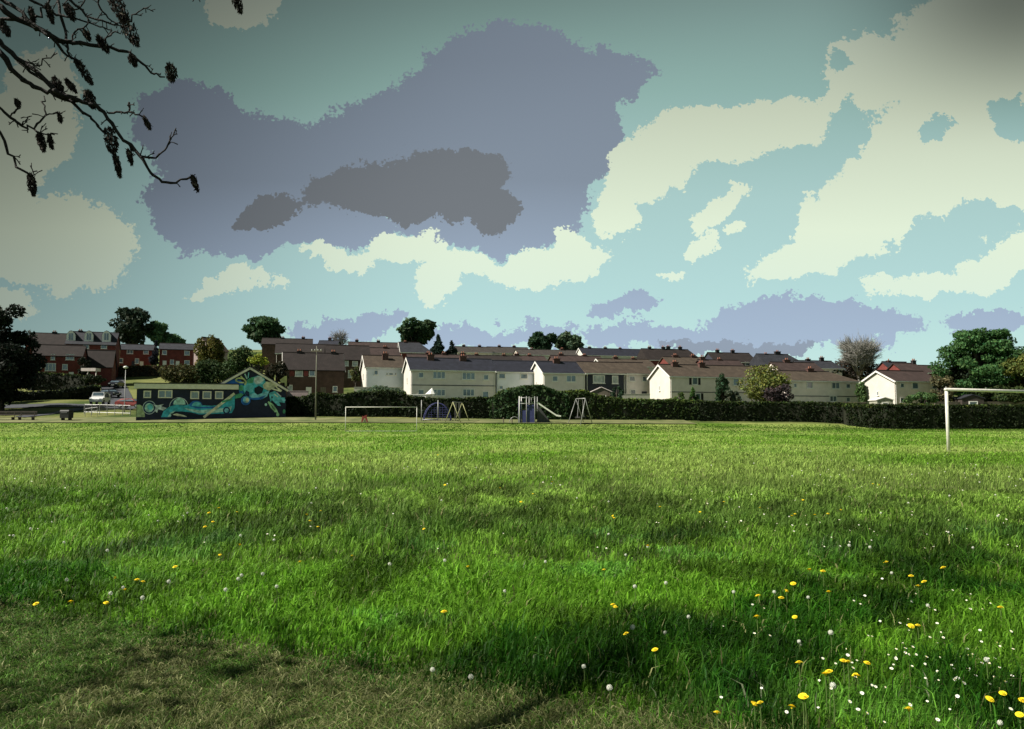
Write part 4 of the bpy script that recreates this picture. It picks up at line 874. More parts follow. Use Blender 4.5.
# hedges
def hedge(name, label, prof, thick, col, n, leaf=.17, cat='hedge', group='dark hedge pieces along the far side of the field', lit_top=(.045, .066, .016)):
    """prof: list of (u, v_top, d)"""
    c0 = prof[0]; o = gp(c0[0], c0[2]); root = empty(name, o, label, cat, group)
    us = np.linspace(prof[0][0], prof[-1][0], max(8, int(abs(prof[-1][0]-prof[0][0])/3))); core = MB(); cs, rs = [], []
    ring = []
    for u in us:
        vt = np.interp(u, [p[0] for p in prof], [p[1] for p in prof]); d = np.interp(u, [p[0] for p in prof], [p[2] for p in prof])
        x = XU(u, d); g_ = T(x, d)-.2; zt = P(u, vt, d).z; jit = random.uniform(-.12, .12)
        ring.append([(x, d+.2, g_), (x, d+.12+jit*.5, zt-.45+jit), (x, d+thick*.5, zt-.15+jit), (x, d+thick-.2, zt-.3), (x, d+thick-.2, g_)])
        for k in range(max(3, int((zt-g_)/.45))):
            z = g_+.3+(zt-g_-.55)*k/max(1, int((zt-g_)/.45)-1) if zt-g_ > .8 else g_+.3
            cs.append((x+random.uniform(-.2, .2), d+.25+random.uniform(-.1, .25), z)); rs.append((.45, .36, .42))
        for k in range(3): cs.append((x+random.uniform(-.2, .2), d+thick*(.3+.25*k), zt-.28+random.uniform(-.14, .16))); rs.append((.45, .42, .34))
    for a_ in ring: core.v += a_
    for i in range(len(ring)-1):
        for k in range(4): core.f.append([i*5+k, i*5+k+1, (i+1)*5+k+1, (i+1)*5+k])
    core.build('hedge_core', mat('hedge_inner_twigs', (.012, .014, .007), var=.4, scale=5), root)
    v, f, cc = leaves(cs, rs, n, leaf, col, hollow=.3)
    if lit_top:  # brighter top leaves: the sunlit hedge top painted into leaf colour
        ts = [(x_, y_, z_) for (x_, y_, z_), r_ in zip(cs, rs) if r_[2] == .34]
        v2, f2, c2 = leaves([(a_, b_, c_+.16) for a_, b_, c_ in ts], [(.6, .4, .22)]*len(ts), int(n*.3), leaf*.9, lit_top, hollow=.2)
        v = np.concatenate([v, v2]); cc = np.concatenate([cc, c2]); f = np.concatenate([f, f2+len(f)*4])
    npmesh('foliage', v, [f], cc, LEAF, root)
HC = (.0095, .016, .0055)
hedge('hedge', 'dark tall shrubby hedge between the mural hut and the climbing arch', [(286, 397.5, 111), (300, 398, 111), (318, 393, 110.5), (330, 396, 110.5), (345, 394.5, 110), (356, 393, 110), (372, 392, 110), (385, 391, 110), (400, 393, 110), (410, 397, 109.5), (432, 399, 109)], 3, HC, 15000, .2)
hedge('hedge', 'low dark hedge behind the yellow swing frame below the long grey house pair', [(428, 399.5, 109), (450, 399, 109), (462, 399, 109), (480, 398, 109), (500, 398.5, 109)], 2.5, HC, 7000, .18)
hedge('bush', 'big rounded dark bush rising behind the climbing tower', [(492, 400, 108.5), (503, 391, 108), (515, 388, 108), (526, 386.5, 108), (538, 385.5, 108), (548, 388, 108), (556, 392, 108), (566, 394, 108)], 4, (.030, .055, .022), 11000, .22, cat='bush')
hedge('hedge', 'dark hedge with lit yellow green top right of the rounded bush', [(560, 392.5, 108.5), (580, 390.5, 108.5), (600, 396, 108.5), (620, 399, 108.5), (650, 400.5, 108.5), (675, 400, 108.5), (700, 401.5, 108.5)], 2.6, (.022, .036, .010), 15000, .18, lit_top=(.10, .14, .025))
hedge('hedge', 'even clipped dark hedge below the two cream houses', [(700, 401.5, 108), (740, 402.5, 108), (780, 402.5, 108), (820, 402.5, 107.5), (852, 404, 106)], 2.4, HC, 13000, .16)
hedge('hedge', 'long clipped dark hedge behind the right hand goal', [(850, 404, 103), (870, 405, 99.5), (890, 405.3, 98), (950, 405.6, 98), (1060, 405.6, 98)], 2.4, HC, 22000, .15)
hedge('hedge', 'thin brown hedge line at the foot of the red brick terraces', [(118, 366.5, 196), (140, 366, 196), (193, 366, 196)], 2, (.05, .038, .022), 4000, .28, group='low hedges on the left hill')
hedge('hedge', 'black green hedge in front of the shaded left hand brick houses', [(28, 372, 160), (60, 374, 160), (84, 376, 158)], 2, (.010, .014, .008), 3500, .24, group='low hedges on the left hill')
hedge('hedge', 'very dark hedge bank along the far left road', [(-40, 392, 135), (30, 392, 135), (60, 390, 137), (92, 385, 140)], 3, (.008, .012, .007), 7000, .22, group='low hedges on the left hill')
# ------------------------------------------------------------------ overhanging tree, top left
TX, TY = -6.0, 0.0
oh = empty('overhanging_tree', (TX, TY, 0), 'nearly leafless tree reaching dark drooping branches with hanging dry seed bunches into the top left', 'tree')
DBARK = mat('dark_twig_bark', (.020, .016, .015), var=.4, scale=20, bump=.4)
MB().tube([(TX, TY, -.2), (TX+.05, TY, .4), (TX, TY+.05, 2.0), (TX+.15, TY, 4.2), (TX-.1, TY, 6.5)], [.42, .30, .25, .18, .07], 12).build('trunk', M['bark'], oh, True)
def wob(pts, k):  # densify and wobble
    out = []
    for a, b in zip(pts, pts[1:]):
        n = 3
        for i in range(n): out.append(a.lerp(b, i/n)+V((random.gauss(0, k), random.gauss(0, k), random.gauss(0, k)))*(1 if i else .3))
    return out+[pts[-1]]
def branch(px, d0, d1, r0, r1, start=None, twigs=6):
    n = len(px); ps = [P(u, v, d0+(d1-d0)*i/max(1, n-1)) for i, (u, v) in enumerate(px)]
    if start is not None:
        s = V(start); e = ps[0]; ext = [s, s.lerp(e, .35)+V((0, 0, .25)), s.lerp(e, .7)+V((0, 0, .2))]; ps = ext+ps
        rr = [r0*2.6, r0*1.8, r0*1.35]
    else: rr = []
    L = len(ps)-len(rr); rr += [r0+(r1-r0)*i/max(1, L-1) for i in range(L)]
    k = 3; P2 = []; R2 = []
    for i in range(len(ps)-1):
        for j in range(k): P2.append(ps[i].lerp(ps[i+1], j/k)+(V((random.gauss(0, .004), random.gauss(0, .01), random.gauss(0, .004))) if j else V((0, 0, 0)))); R2.append((rr[i]+(rr[i+1]-rr[i])*j/k)*random.uniform(.88, 1.18))
    P2.append(ps[-1]); R2.append(rr[-1]*.8)
    mb = MB().tube(P2, R2, 7)
    for t in range(twigs):
        i = random.randrange(len(P2)//4, len(P2)-1) if start is not None else random.randrange(1, len(P2)-1)
        dr = (P2[i+1]-P2[i]).normalized(); side = V((random.gauss(0, 1), random.gauss(0, .6), random.gauss(0, 1))).normalized()
        e = P2[i]+(dr*.6+side).normalized()*random.uniform(.015, .05); mb.tube([P2[i], P2[i].lerp(e, .5)+V((0, 0, .003)), e], [R2[i]*.5, .0022, .0026], 5)
        if random.random() < .5: mb.tube([e-(e-P2[i])*.3, e+V((random.gauss(0, .008), 0, .012))], [.002, .0018], 4)
    mb.build('branch', DBARK, oh, True)
H1 = (TX+.1, TY, 3.6); H2 = (TX+.1, TY, 3.1); H3 = (TX+.1, TY, 4.0)
branch([(-6, 4), (16, 19), (33, 26), (55, 40), (66, 41), (90, 45), (110, 47), (129, 52), (143, 64), (154, 74), (165, 77)], 3.6, 3.9, .013, .004, H1, 14)
branch([(-6, 20), (22, 19), (33, 26), (48, 33), (66, 41)], 3.7, 3.68, .009, .006, H1, 4)
branch([(55, 40), (63, 52), (74, 59), (80, 63)], 3.68, 3.75, .007, .004, None, 5)
branch([(-6, 33), (0, 41), (16, 58), (36, 71), (55, 91), (66, 96), (90, 104), (104, 112), (112, 123), (123, 140), (140, 156), (151, 173), (162, 182), (176, 183), (189, 178), (193, 177)], 3.4, 3.6, .012, .004, H2, 16)
branch([(-6, 44), (11, 69), (22, 80), (41, 89), (55, 95), (78, 101)], 3.42, 3.5, .012, .008, H2, 6)
branch([(16, 58), (30, 72), (44, 80), (58, 88), (68, 97)], 3.5, 3.5, .008, .005, None, 5)
branch([(69, 100), (82, 112), (96, 123), (106, 134)], 3.5, 3.55, .007, .004, None, 4)
branch([(108, 113), (121, 112), (134, 113), (143, 117), (147, 122)], 3.5, 3.55, .005, .003, None, 6)
branch([(129, 112), (129, 102)], 3.52, 3.52, .004, .005, None, 2)
branch([(140, 156), (156, 158), (165, 150), (171, 138), (176, 128)], 3.55, 3.6, .005, .0025, None, 8)
branch([(123, 140), (130, 146), (134, 156)], 3.55, 3.55, .004, .003, None, 2)
branch([(-6, 103), (11, 118), (22, 126), (34, 129), (44, 117), (45, 106), (44, 96)], 3.3, 3.45, .006, .003, H2, 8)
branch([(34, 129), (44, 134), (58, 134)], 3.4, 3.4, .004, .0025, None, 3)
branch([(44, 117), (52, 114), (58, 112)], 3.4, 3.4, .003, .003, None, 3)
branch([(10, 117), (16, 110), (18, 103)], 3.35, 3.35, .003, .004, None, 2)
branch([(22, 125), (28, 118), (32, 116)], 3.35, 3.35, .003, .002, None, 2)
branch([(-6, 124), (0, 132), (8, 154), (16, 167), (30, 175), (37, 171)], 3.2, 3.3, .006, .0035, H2, 5)
branch([(56, -12), (58, 0), (62, 20), (66, 40), (68, 50), (72, 59)], 3.8, 3.7, .008, .004, H3, 10)
branch([(20, -10), (30, 0), (45, 8), (60, 15), (80, 20), (100, 27), (112, 30)], 3.7, 3.8, .007, .003, H3, 12)
branch([(60, -12), (75, 5), (92, 18), (106, 22), (124, 27)], 3.75, 3.8, .007, .003, H3, 10)
branch([(98, -8), (100, 8), (108, 18), (118, 24)], 3.75, 3.8, .005, .003, None, 6)
branch([(0, -2), (16, 8), (33, 24), (50, 38)], 3.6, 3.6, .010, .006, H1, 6)
branch([(36, 16), (46, 8), (58, -8)], 3.6, 3.7, .006, .004, None, 5)
branch([(66, 41), (75, 32), (86, 26), (92, 14)], 3.7, 3.75, .005, .003, None, 6)
branch([(105, 40), (112, 33), (122, 30)], 3.7, 3.75, .004, .003, None, 3)
branch([(72, 10), (84, 2), (92, -8)], 3.75, 3.8, .004, .003, None, 6)
branch([(128, 22), (136, 14), (144, 8), (148, 9)], 3.8, 3.8, .004, .002, None, 5)
branch([(25, 61), (36, 66), (47, 58), (55, 52)], 3.4, 3.45, .0035, .002, None, 8)
branch([(36, 71), (33, 68), (30, 62)], 3.42, 3.4, .003, .003, None, 2)
branch([(222, -14), (228, -6), (234, 0)], 3.9, 3.9, .006, .004, (TX+.2, TY, 4.6), 3)
branch([(196, -6), (200, 2)], 3.9, 3.9, .003, .002, None, 1)
SEED = leafmat('dry_seed_bunch', .1, .8, .1)
def bunch(u0, v0, u1, v1, w, d):
    a = P(u0, v0, d); b = P(u1, v1, d); ax = b-a; L = ax.length; n = int(150+L*2600); n = int(min(n, 700)*.75); ax.normalize()
    wm = w*d/F/2
    t = RNG.random(n); env = np.sin(np.clip(t*.9+.08, 0, 1)*pi)**.6*wm
    ph = RNG.random(n)*2*pi; rr = env*np.sqrt(RNG.random(n))
    sx = ax.cross(V((0, 1, 0))).normalized(); sy = V((0, 1, 0))
    c = np.array(a)[None]+np.array(ax*L)[None]*t[:, None]+np.array(sx)[None]*(rr*np.cos(ph))[:, None]+np.array(sy)[None]*(rr*np.sin(ph))[:, None]
    dr = np.array(ax)[None]*1.0+np.array([0, 0, -.5])[None]+RNG.normal(size=(n, 3))*.6; dr /= np.linalg.norm(dr, axis=1)[:, None]
    sd = np.cross(dr, RNG.normal(size=(n, 3))); sd /= np.linalg.norm(sd, axis=1)[:, None]
    l = .023*(.6+RNG.random(n)*.8); ww = .0035*(.6+RNG.random(n)*.8)
    p0 = c-dr*l[:, None]*.5; p2 = c+dr*l[:, None]*.5; p1 = c+sd*ww[:, None]; p3 = c-sd*ww[:, None]
    v = np.stack([p0, p1, p2, p3], 1).reshape(-1, 3)
    col = np.array((.035, .028, .024))[None]*(.5+1.4*RNG.random(n)**2)[:, None]; hi = RNG.random(n) < .06; col[hi] = (.16, .14, .11)
    npmesh('seed_bunch', v, [np.arange(n*4).reshape(n, 4)], np.repeat(col, 4, 0), SEED, oh)
for a in ((110, -6, 127, 22, 15, 3.8), (121, 14, 138, 46, 15, 3.8), (76, 60, 92, 84, 9, 3.72), (47, 4, 53, 23, 7, 3.65), (0, 20, 9, 36, 9, 3.6), (54, 78, 62, 92, 9, 3.5), (86, 91, 94, 108, 11, 3.5), (130, 56, 136, 66, 8, 3.8),
          (170, 64, 172, 82, 12, 3.9), (192, 176, 198, 191, 6, 3.6), (108, 128, 114, 154, 13, 3.55), (115, 154, 120, 177, 6, 3.55), (128, 150, 132, 164, 5, 3.55), (144, 117, 150, 129, 5, 3.55),
          (39, 134, 44, 151, 8, 3.4), (49, 135, 52, 148, 5, 3.4), (30, 174, 34, 195, 8, 3.3), (233, -8, 241, 13, 10, 3.9), (66, 80, 76, 92, 6, 3.5), (59, 114, 61, 122, 4, 3.4), (98, 36, 108, 52, 9, 3.75), (30, 8, 34, 22, 6, 3.65), (66, 4, 74, 20, 9, 3.75), (84, 30, 90, 40, 6, 3.75), (16, 100, 19, 106, 5, 3.35)):
    bunch(*a)
# leafy crown and limbs added unseen at the left to shade the near grass
cs, rs = [], []
for k in range(46):
    a = random.uniform(0, 2*pi); q = random.uniform(.2, 1)
    x = TX-.9+2.6*q*cos(a); y = TY+3.0+2.4*q*sin(a); z = random.uniform(2.8, 5.0)
    if x > -3.3 - max(0, y-3.0)*.75: continue
    cs.append((x, y, z)); rs.append((.7, .7, .5))
v, f, cc = leaves(cs, rs, 2600, .055, (.03, .06, .018)); npmesh('crown', v, [f], cc, LEAF, oh)
mb = MB()
for c in cs[::7]: c = V(c); s = V((TX, TY, min(5.6, max(2.2, c.z-1.0)))); mb.tube([s, s.lerp(c, .5)+V((0, 0, .15)), c], [.06, .04, .01], 6)
mb.build('added_limbs', M['bark'], oh, True)
# ------------------------------------------------------------------ grass
def blades(n, y0, y1, hmin, hmax, wk, mown=False, marg=1.2, dens_pow=1.0):
    # uniform by area inside the view wedge
    out_x, out_y = [], []; tot = 0
    while tot < n:
        m = n*2; y = np.sqrt(RNG.random(m)*(y1**2-y0**2)+y0**2); x = (RNG.random(m)*2-1)*(y*.66+marg); lim = .66*y+marg
        keep = RNG.random(m) < (lim/(y*.66+marg)); x = x[keep]; y = y[keep]
        edge = 3.74-.507*x+.10*(fbm(x*2.2, y*2.2)-.5)*2
        k = (y < edge+.45*RNG.random(len(y))**2) if mown else (y > edge-.25+.5*RNG.random(len(y)))
        out_x.append(x[k]); out_y.append(y[k]); tot += k.sum()
        if mown and tot == 0: break
    x = np.concatenate(out_x)[:n]; y = np.concatenate(out_y)[:n]; n = len(x)
    patch = fbm(x*.55+3, y*.30+9, 4); fine = fbm(x*3.1, y*3.1, 2); clump = fbm(x*1.3+40, y*.8, 3); lush = np.clip((.6*patch+.4*fbm(x*1.9+11, y*1.1+3, 3)-.5)*11+.5, 0, 1)
    h = (hmin+(hmax-hmin)*(RNG.random(n)**1.3))*(.55+.9*fine*clump*2)
    if not mown:
        h *= (1.15-.35*lush)*np.clip(.35+(y-(3.74-.507*x))*.9, .35, 1)
    w = wk*np.maximum(y, 3.5)*(.6+.8*RNG.random(n))*.5
    lean = RNG.normal(0, .55, n)+(.35 if not mown else 0); leany = RNG.normal(-.05, .45, n)
    if mown: lean *= 2.6; leany *= 2.6
    ang = RNG.random(n)*pi*2; ax = np.cos(ang)*w; ay = np.sin(ang)*w*.35
    z0 = np.zeros(n)-.01
    mx = x+lean*h*.35; my = y+leany*h*.35; mz = h*(.62 if not mown else .5)
    ln = np.sqrt(lean**2+leany**2); tx = x+lean*h*1.0; ty = y+leany*h*1.0; tz = h*np.clip(1-.35*ln, .25 if not mown else .05, 1)
    if y1 > 86:
        zz = np.array([T(a_, b_) for a_, b_ in zip(x, y)]); z0 = z0+zz; mz = mz+zz; tz = tz+zz
    if mown: mz = np.minimum(mz, .03+.02*RNG.random(n)); tz = np.minimum(tz, .05*RNG.random(n)+.004)
    V5 = np.stack([np.stack([x-ax, y-ay, z0], 1), np.stack([x+ax, y+ay, z0], 1), np.stack([mx+ax*.8, my+ay*.8, mz], 1), np.stack([mx-ax*.8, my-ay*.8, mz], 1), np.stack([tx, ty, tz], 1)], 1).reshape(-1, 3)
    i = np.arange(n)*5; q = np.stack([i, i+1, i+2, i+3], 1); t = np.stack([i+3, i+2, i+4], 1)
    if mown:
        a = np.array((.12, .145, .042)); b = np.array((.42, .43, .21)); k = RNG.random(n)**2; col = a*(1-k[:, None])+b*k[:, None]
        g = RNG.random(n) < (.25+.5*(patch > .55)); col[g] = np.array((.09, .19, .03))*(.6+.8*RNG.random(g.sum()))[:, None]
    else:
        a = np.array((.032, .13, .009)); b = np.array((.19, .41, .032)); k = np.clip(lush*.8+RNG.normal(0, .15, n), 0, 1)
        col = a*(1-k[:, None])+b*k[:, None]
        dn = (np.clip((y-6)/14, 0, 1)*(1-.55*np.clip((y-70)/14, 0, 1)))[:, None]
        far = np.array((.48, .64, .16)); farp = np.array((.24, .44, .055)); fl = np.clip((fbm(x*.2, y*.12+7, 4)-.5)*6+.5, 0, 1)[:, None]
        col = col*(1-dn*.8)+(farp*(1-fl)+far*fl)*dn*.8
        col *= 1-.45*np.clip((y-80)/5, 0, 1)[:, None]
        # small tufts of a darker, coarser grass and of a fresher, lighter one
        pk = np.clip((fbm(x*2.6+19, y*1.2+5, 5)-.53)*14, 0, 1)*np.clip(1.25-y/32, 0, 1); col *= (1-.50*pk)[:, None]
        pl = np.clip((fbm(x*3.0+51, y*1.4+77, 5)-.57)*14, 0, 1)*np.clip(1.25-y/32, 0, 1); col *= (1+.25*pl)[:, None]
        dry = RNG.random(n) < (.018+.02*dn[:, 0]); col[dry] = np.array((.32, .33, .14))*(.7+.5*RNG.random(dry.sum()))[:, None]
        blue = (fbm(x*1.3+70, y*1.6+31, 3) > .66) & (y < 9); col[blue] *= np.array((.9, 1.0, 1.4))
    col = col*(.45+.95*RNG.random(n)**1.3)[:, None]
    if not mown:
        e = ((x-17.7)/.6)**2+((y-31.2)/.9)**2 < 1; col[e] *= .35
    return V5, q, t, np.repeat(col, 5, 0)
def grass(name, label, sets):
    vs, qs, ts, cs = [], [], [], []; off = 0
    for s in sets:
        v, q, t, c = s; vs.append(v); qs.append(q+off); ts.append(t+off); cs.append(c); off += len(v)
    o = npmesh(name, np.concatenate(vs), [np.concatenate(qs), np.concatenate(ts)], np.concatenate(cs), GRS)
    return tag(o, label, 'grass', kind='stuff')
grass('meadow_grass', 'long unmown green grass covering the near and middle field',
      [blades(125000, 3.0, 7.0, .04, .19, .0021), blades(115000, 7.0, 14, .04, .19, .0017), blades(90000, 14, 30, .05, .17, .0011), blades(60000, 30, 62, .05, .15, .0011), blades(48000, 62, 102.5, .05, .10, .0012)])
grass('mown_grass', 'short mown strip with pale dry clippings in the lower left corner', [blades(100000, 2.2, 7.2, .03, .08, .0015, mown=True)])
# ------------------------------------------------------------------ flowers
FG = mat('flower_stem', (.10, .16, .04), var=.2, scale=20); FY = mat('dandelion_petals', (.85, .66, .02), var=.12, scale=60, rough=.7)
FW = mat('daisy_petals', (.80, .80, .74), var=.05, scale=60); FS = mat('seed_head_fluff', (.66, .67, .58), var=.1, scale=60)
def fbuild(name, mb, m): 
    me = bpy.data.meshes.new(name); me.from_pydata(mb.v, [], mb.f); me.materials.append(m); return me
def stem_mesh(h, r=.0022):
    return fbuild('stem', MB().tube([(0, 0, -.02), (.004, 0, h*.5), (0, 0, h)], [r*1.3, r, r], 5), FG)
def dandelion_head():
    mb = MB()
    for ring, (n, r, dz) in enumerate(((18, .021, 0), (14, .016, .004), (10, .010, .007), (6, .005, .009))):
        for k in range(n):
            a = 2*pi*(k+.5*ring)/n; c, s = cos(a), sin(a); w = .0035
            mb.poly([(-s*w*.4, c*w*.4, dz), (c*r-s*w, s*r+c*w, dz+.004), (c*r*1.08, s*r*1.08, dz+.003), (c*r+s*w, s*r-c*w, dz+.004), (s*w*.4, -c*w*.4, dz)])
    mb.tube([(0, 0, -.008), (0, 0, .004)], [.004, .008], 8); return fbuild('flower_head', mb, FY)
def clock_head():
    mb = MB()
    for k in range(60):
        z = 1-2*(k+.5)/60; r = math.sqrt(1-z*z); a = k*2.39996; d = V((r*cos(a), r*sin(a), z))*.8; t = d.cross(V((.3, .5, .8))).normalized(); b = d.cross(t); c = d*.017
        mb.poly([c+t*.0035, c+b*.0035, c-t*.0035, c-b*.0035])
        mb.poly([V((0, 0, 0))+t*.0004, c+t*.0004, c-t*.0004])
    mb.tube([(0, 0, -.003), (0, 0, .003)], .003, 6); return fbuild('seed_head', mb, FS)
def daisy():
    mb = MB(); n = 14
    for k in range(n):
        a = 2*pi*k/n; c, s = cos(a), sin(a); w = .002; mb.poly([(c*.002-s*w*.6, s*.002+c*w*.6, .001), (c*.011-s*w, s*.011+c*w, .002), (c*.0125, s*.0125, .002), (c*.011+s*w, s*.011-c*w, .002), (c*.002+s*w*.6, s*.002-c*w*.6, .001)])
    me = bpy.data.meshes.new('daisy'); np_ = len(mb.f)
    mb.tube([(0, 0, 0), (0, 0, .004)], [.0035, .002], 8); n2 = len(mb.f); mb.tube([(0, 0, -.09), (0, 0, 0)], .0012, 4)
    me.from_pydata(mb.v, [], mb.f)
    for m_ in (FW, FY, FG): me.materials.append(m_)
    for i, p in enumerate(me.polygons): p.material_index = 0 if i < np_ else (1 if i < n2 else 2)
    return me
STEMS = [stem_mesh(h) for h in (.09, .13, .17)]; HS = (.09, .13, .17); DH = dandelion_head(); CH = clock_head(); DM = daisy()
def place_px(u, v, h):
    e = P(u, v, 10); s = (e.z-CZ)/10
    d = (h-CZ)/s; return P(u, v, d)
def flower(kind, u, v, label, group, i):
    j = random.randrange(3); h = HS[j]+.03; p = place_px(u, v, h)
    if p.y < 3 or p.y > 83: return
    r = empty(kind, (p.x, p.y, .03), label, 'wildflower', group); sc = random.uniform(.85, 1.2)*(1+.012*p.y)
    st = bpy.data.objects.new('stem', STEMS[j]); hd = bpy.data.objects.new('flower_head' if kind == 'dandelion' else 'seed_head', DH if kind == 'dandelion' else CH)
    for o in (st, hd): C.objects.link(o); o.parent = r
    hd.location = (0, 0, HS[j]); hd.scale = (sc*(.72 if kind == 'dandelion' else .8),)*3
    if kind == 'dandelion': hd.rotation_euler = (random.uniform(-.1, .45), random.uniform(-.4, .4), random.random()*6)
yz = [(445, 10), (125, 42), (180, 48), (55, 100), (205, 135), (550, 68), (605, 92), (580, 110), (685, 33), (925, 200), (550, 278), (578, 275), (62, 240), (80, 432), (265, 424), (285, 428), (190, 480), (365, 433), (315, 483), (95, 572), (50, 617), (540, 627), (880, 585), (1005, 650), (1020, 590), (935, 560), (5, 160), (27, 130), (205, 470), (325, 488), (105, 578)]
yl = [(780+a/4.197, 560+b/4.197) for a, b in yz]
yl += [(754, 704), (760, 703), (717, 713), (209, 513), (213, 522), (237, 512), (219, 508), (307, 515), (321, 511), (318, 527), (310, 521), (220, 555), (175, 567), (115, 578), (137, 580), (143, 582), (125, 590), (106, 603), (36, 604), (71, 602), (300, 562), (240, 545), (205, 527), (352, 556), (468, 567), (444, 612), (613, 516), (614, 518), (521, 502), (533, 494), (424, 529), (613, 605), (615, 607), (626, 634), (655, 650), (604, 570), (648, 546), (660, 507), (724, 502), (760, 508), (795, 514), (803, 500), (815, 515), (828, 514), (841, 510), (873, 484), (879, 485), (792, 516), (757, 617), (758, 596), (500, 488), (445, 485), (438, 455), (378, 450), (552, 482), (700, 512)]
for i, (u, v) in enumerate(yl):
    if u > 740 and v > 640: l, g = 'yellow dandelion flower in the lower right foreground among daisies', 'yellow dandelions at the lower right'
    elif u > 740: l, g = 'yellow dandelion flower on the right half of the field beyond the daisies', 'yellow dandelions on the right of the field'
    elif u < 340: l, g = 'yellow dandelion flower in the long grass on the left of the field', 'yellow dandelions on the left of the field'
    else: l, g = 'yellow dandelion flower in the middle of the field', 'yellow dandelions in the middle of the field'
    flower('dandelion', u, v, l, g, i)
cl = [(a/2.215, 400+b/2.215) for a, b in [(142, 315), (238, 333), (316, 438), (374, 402), (535, 388), (582, 385), (613, 413), (533, 300), (273, 415), (245, 428), (700, 195), (508, 188), (115, 270), (607, 310), (15, 240), (408, 150), (523, 155), (415, 250), (350, 268), (68, 285), (148, 398), (500, 420), (528, 396), (30, 300), (120, 160), (255, 190), (330, 255), (690, 228)]]
cl += [(340+a/2.215, 400+b/2.215) for a, b in [(365, 423), (80, 220), (225, 222), (290, 613), (205, 597), (648, 503), (595, 297), (643, 203), (597, 637), (110, 363), (633, 343), (722, 405), (653, 413), (178, 155), (150, 148), (468, 185), (560, 108), (305, 120), (302, 150), (500, 125), (525, 217), (595, 225), (540, 590), (232, 355), (455, 358), (682, 325), (720, 515), (640, 130)]]
cl += [(684+a/2.215, 400+b/2.215) for a, b in [(412, 326), (366, 322), (460, 383), (695, 257), (640, 327), (586, 293), (436, 250), (405, 230), (240, 168), (255, 535), (497, 228), (375, 155), (325, 515), (588, 212), (200, 425), (655, 182), (745, 175), (275, 437), (540, 455), (700, 715), (330, 632), (505, 165), (670, 575), (650, 165), (690, 210), (720, 170), (735, 190), (10, 480), (110, 425), (540, 140), (155, 140), (325, 170)]]
for i, (u, v) in enumerate(cl):
    g = 'left' if u < 400 else ('middle' if u < 700 else 'right')
    flower('dandelion_clock', u, v, 'round white dandelion clock on a stalk in the %s part of the field' % g, 'dandelion clocks on the %s of the field' % g, i)
def ddaisy(u, v, far):
    p = place_px(u, v, .10)
    if p.y < 3.1 or p.y > 80 or p.y < 3.9-.507*p.x: return
    o = bpy.data.objects.new('daisy', DM); C.objects.link(o); o.location = (p.x, p.y, .10); sc = random.uniform(.32, .62)*(1+.055*p.y); o.scale = (sc,)*3; o.scale[2] = 1
    o.rotation_euler = (random.uniform(.2, .7), random.uniform(-.35, .35), random.random()*.5)
    if far: tag(o, 'tiny white flower speck in the middle distance of the field', 'wildflower', 'tiny white flowers in the middle distance')
    else: tag(o, 'small white daisy in the dense daisy patch at the lower right', 'daisy', 'white daisies in the lower right patch')
for i in range(75):
    u = random.gauss(940, 55); v = random.gauss(655, 26)
    if 760 < u < 1060 and 590 < v < 722: ddaisy(u, v, False)
for i in range(45):
    ddaisy(random.uniform(720, 1040), random.uniform(575, 725), False)
for i in range(190):
    u = random.uniform(0, 1024) if i % 2 else random.gauss(880, 110); v = 450+100*random.random()**1.2; ddaisy(u, v, True)
# patch of darker grass blades right of the near goal post
# ------------------------------------------------------------------ sky and light
SUN_EL = 45.0; SX, SY = -0.965, -0.26   # direction toward the sun
sd = V((SX, SY, math.tan(R(SUN_EL))*math.hypot(SX, SY))).normalized()
sl = bpy.data.lights.new('sun', 'SUN'); sl.energy = 5.0; sl.angle = R(.6); sl.color = (1, .95, .84)
so = bpy.data.objects.new('sun', sl); C.objects.link(so); so.rotation_euler = (-sd).to_track_quat('-Z', 'Y').to_euler(); so.location = (-30, -5, 40)
w = bpy.data.worlds.new('World'); S.world = w; t = nt(w); N = t.nodes; Lk = t.links; bg = N['Background']
sky = N.new('ShaderNodeTexSky'); sky.sky_type = 'NISHITA'; sky.sun_disc = False; sky.sun_elevation = R(SUN_EL)
sky.sun_rotation = math.atan2(SX, SY); sky.air_density = 1.0; sky.dust_density = 1.5; sky.ozone_density = 1.0
tc = N.new('ShaderNodeTexCoord'); sx = N.new('ShaderNodeSeparateXYZ'); Lk.new(tc.outputs['Generated'], sx.inputs[0])
def mth(op, a, b=None, c=None):
    n = N.new('ShaderNodeMath'); n.operation = op
    for i, q in enumerate((a, b, c)):
        if q is None: continue
        if isinstance(q, (int, float)): n.inputs[i].default_value = q
        else: Lk.new(q, n.inputs[i])
    return n.outputs[0]
ay = mth('MAXIMUM', mth('ABSOLUTE', sx.outputs[1]), .02)
cx = mth('DIVIDE', sx.outputs[0], ay); cz = mth('DIVIDE', sx.outputs[2], ay)
cv = N.new('ShaderNodeCombineXYZ'); Lk.new(cx, cv.inputs[0]); Lk.new(cz, cv.inputs[1])
def noise3(sc, det, amp, rough=.55):
    n = N.new('ShaderNodeTexNoise'); n.inputs['Scale'].default_value = sc; n.inputs['Detail'].default_value = det; n.inputs['Roughness'].default_value = rough
    Lk.new(cv.outputs[0], n.inputs['Vector']); s = N.new('ShaderNodeVectorMath'); s.operation = 'SUBTRACT'; s.inputs[1].default_value = (.5, .5, .5); Lk.new(n.outputs['Color'], s.inputs[0])
    q = N.new('ShaderNodeVectorMath'); q.operation = 'SCALE'; q.inputs['Scale'].default_value = amp; Lk.new(s.outputs[0], q.inputs[0]); return q.outputs[0], n.outputs['Fac']
d1, f1 = noise3(8, 8, .11, .66)
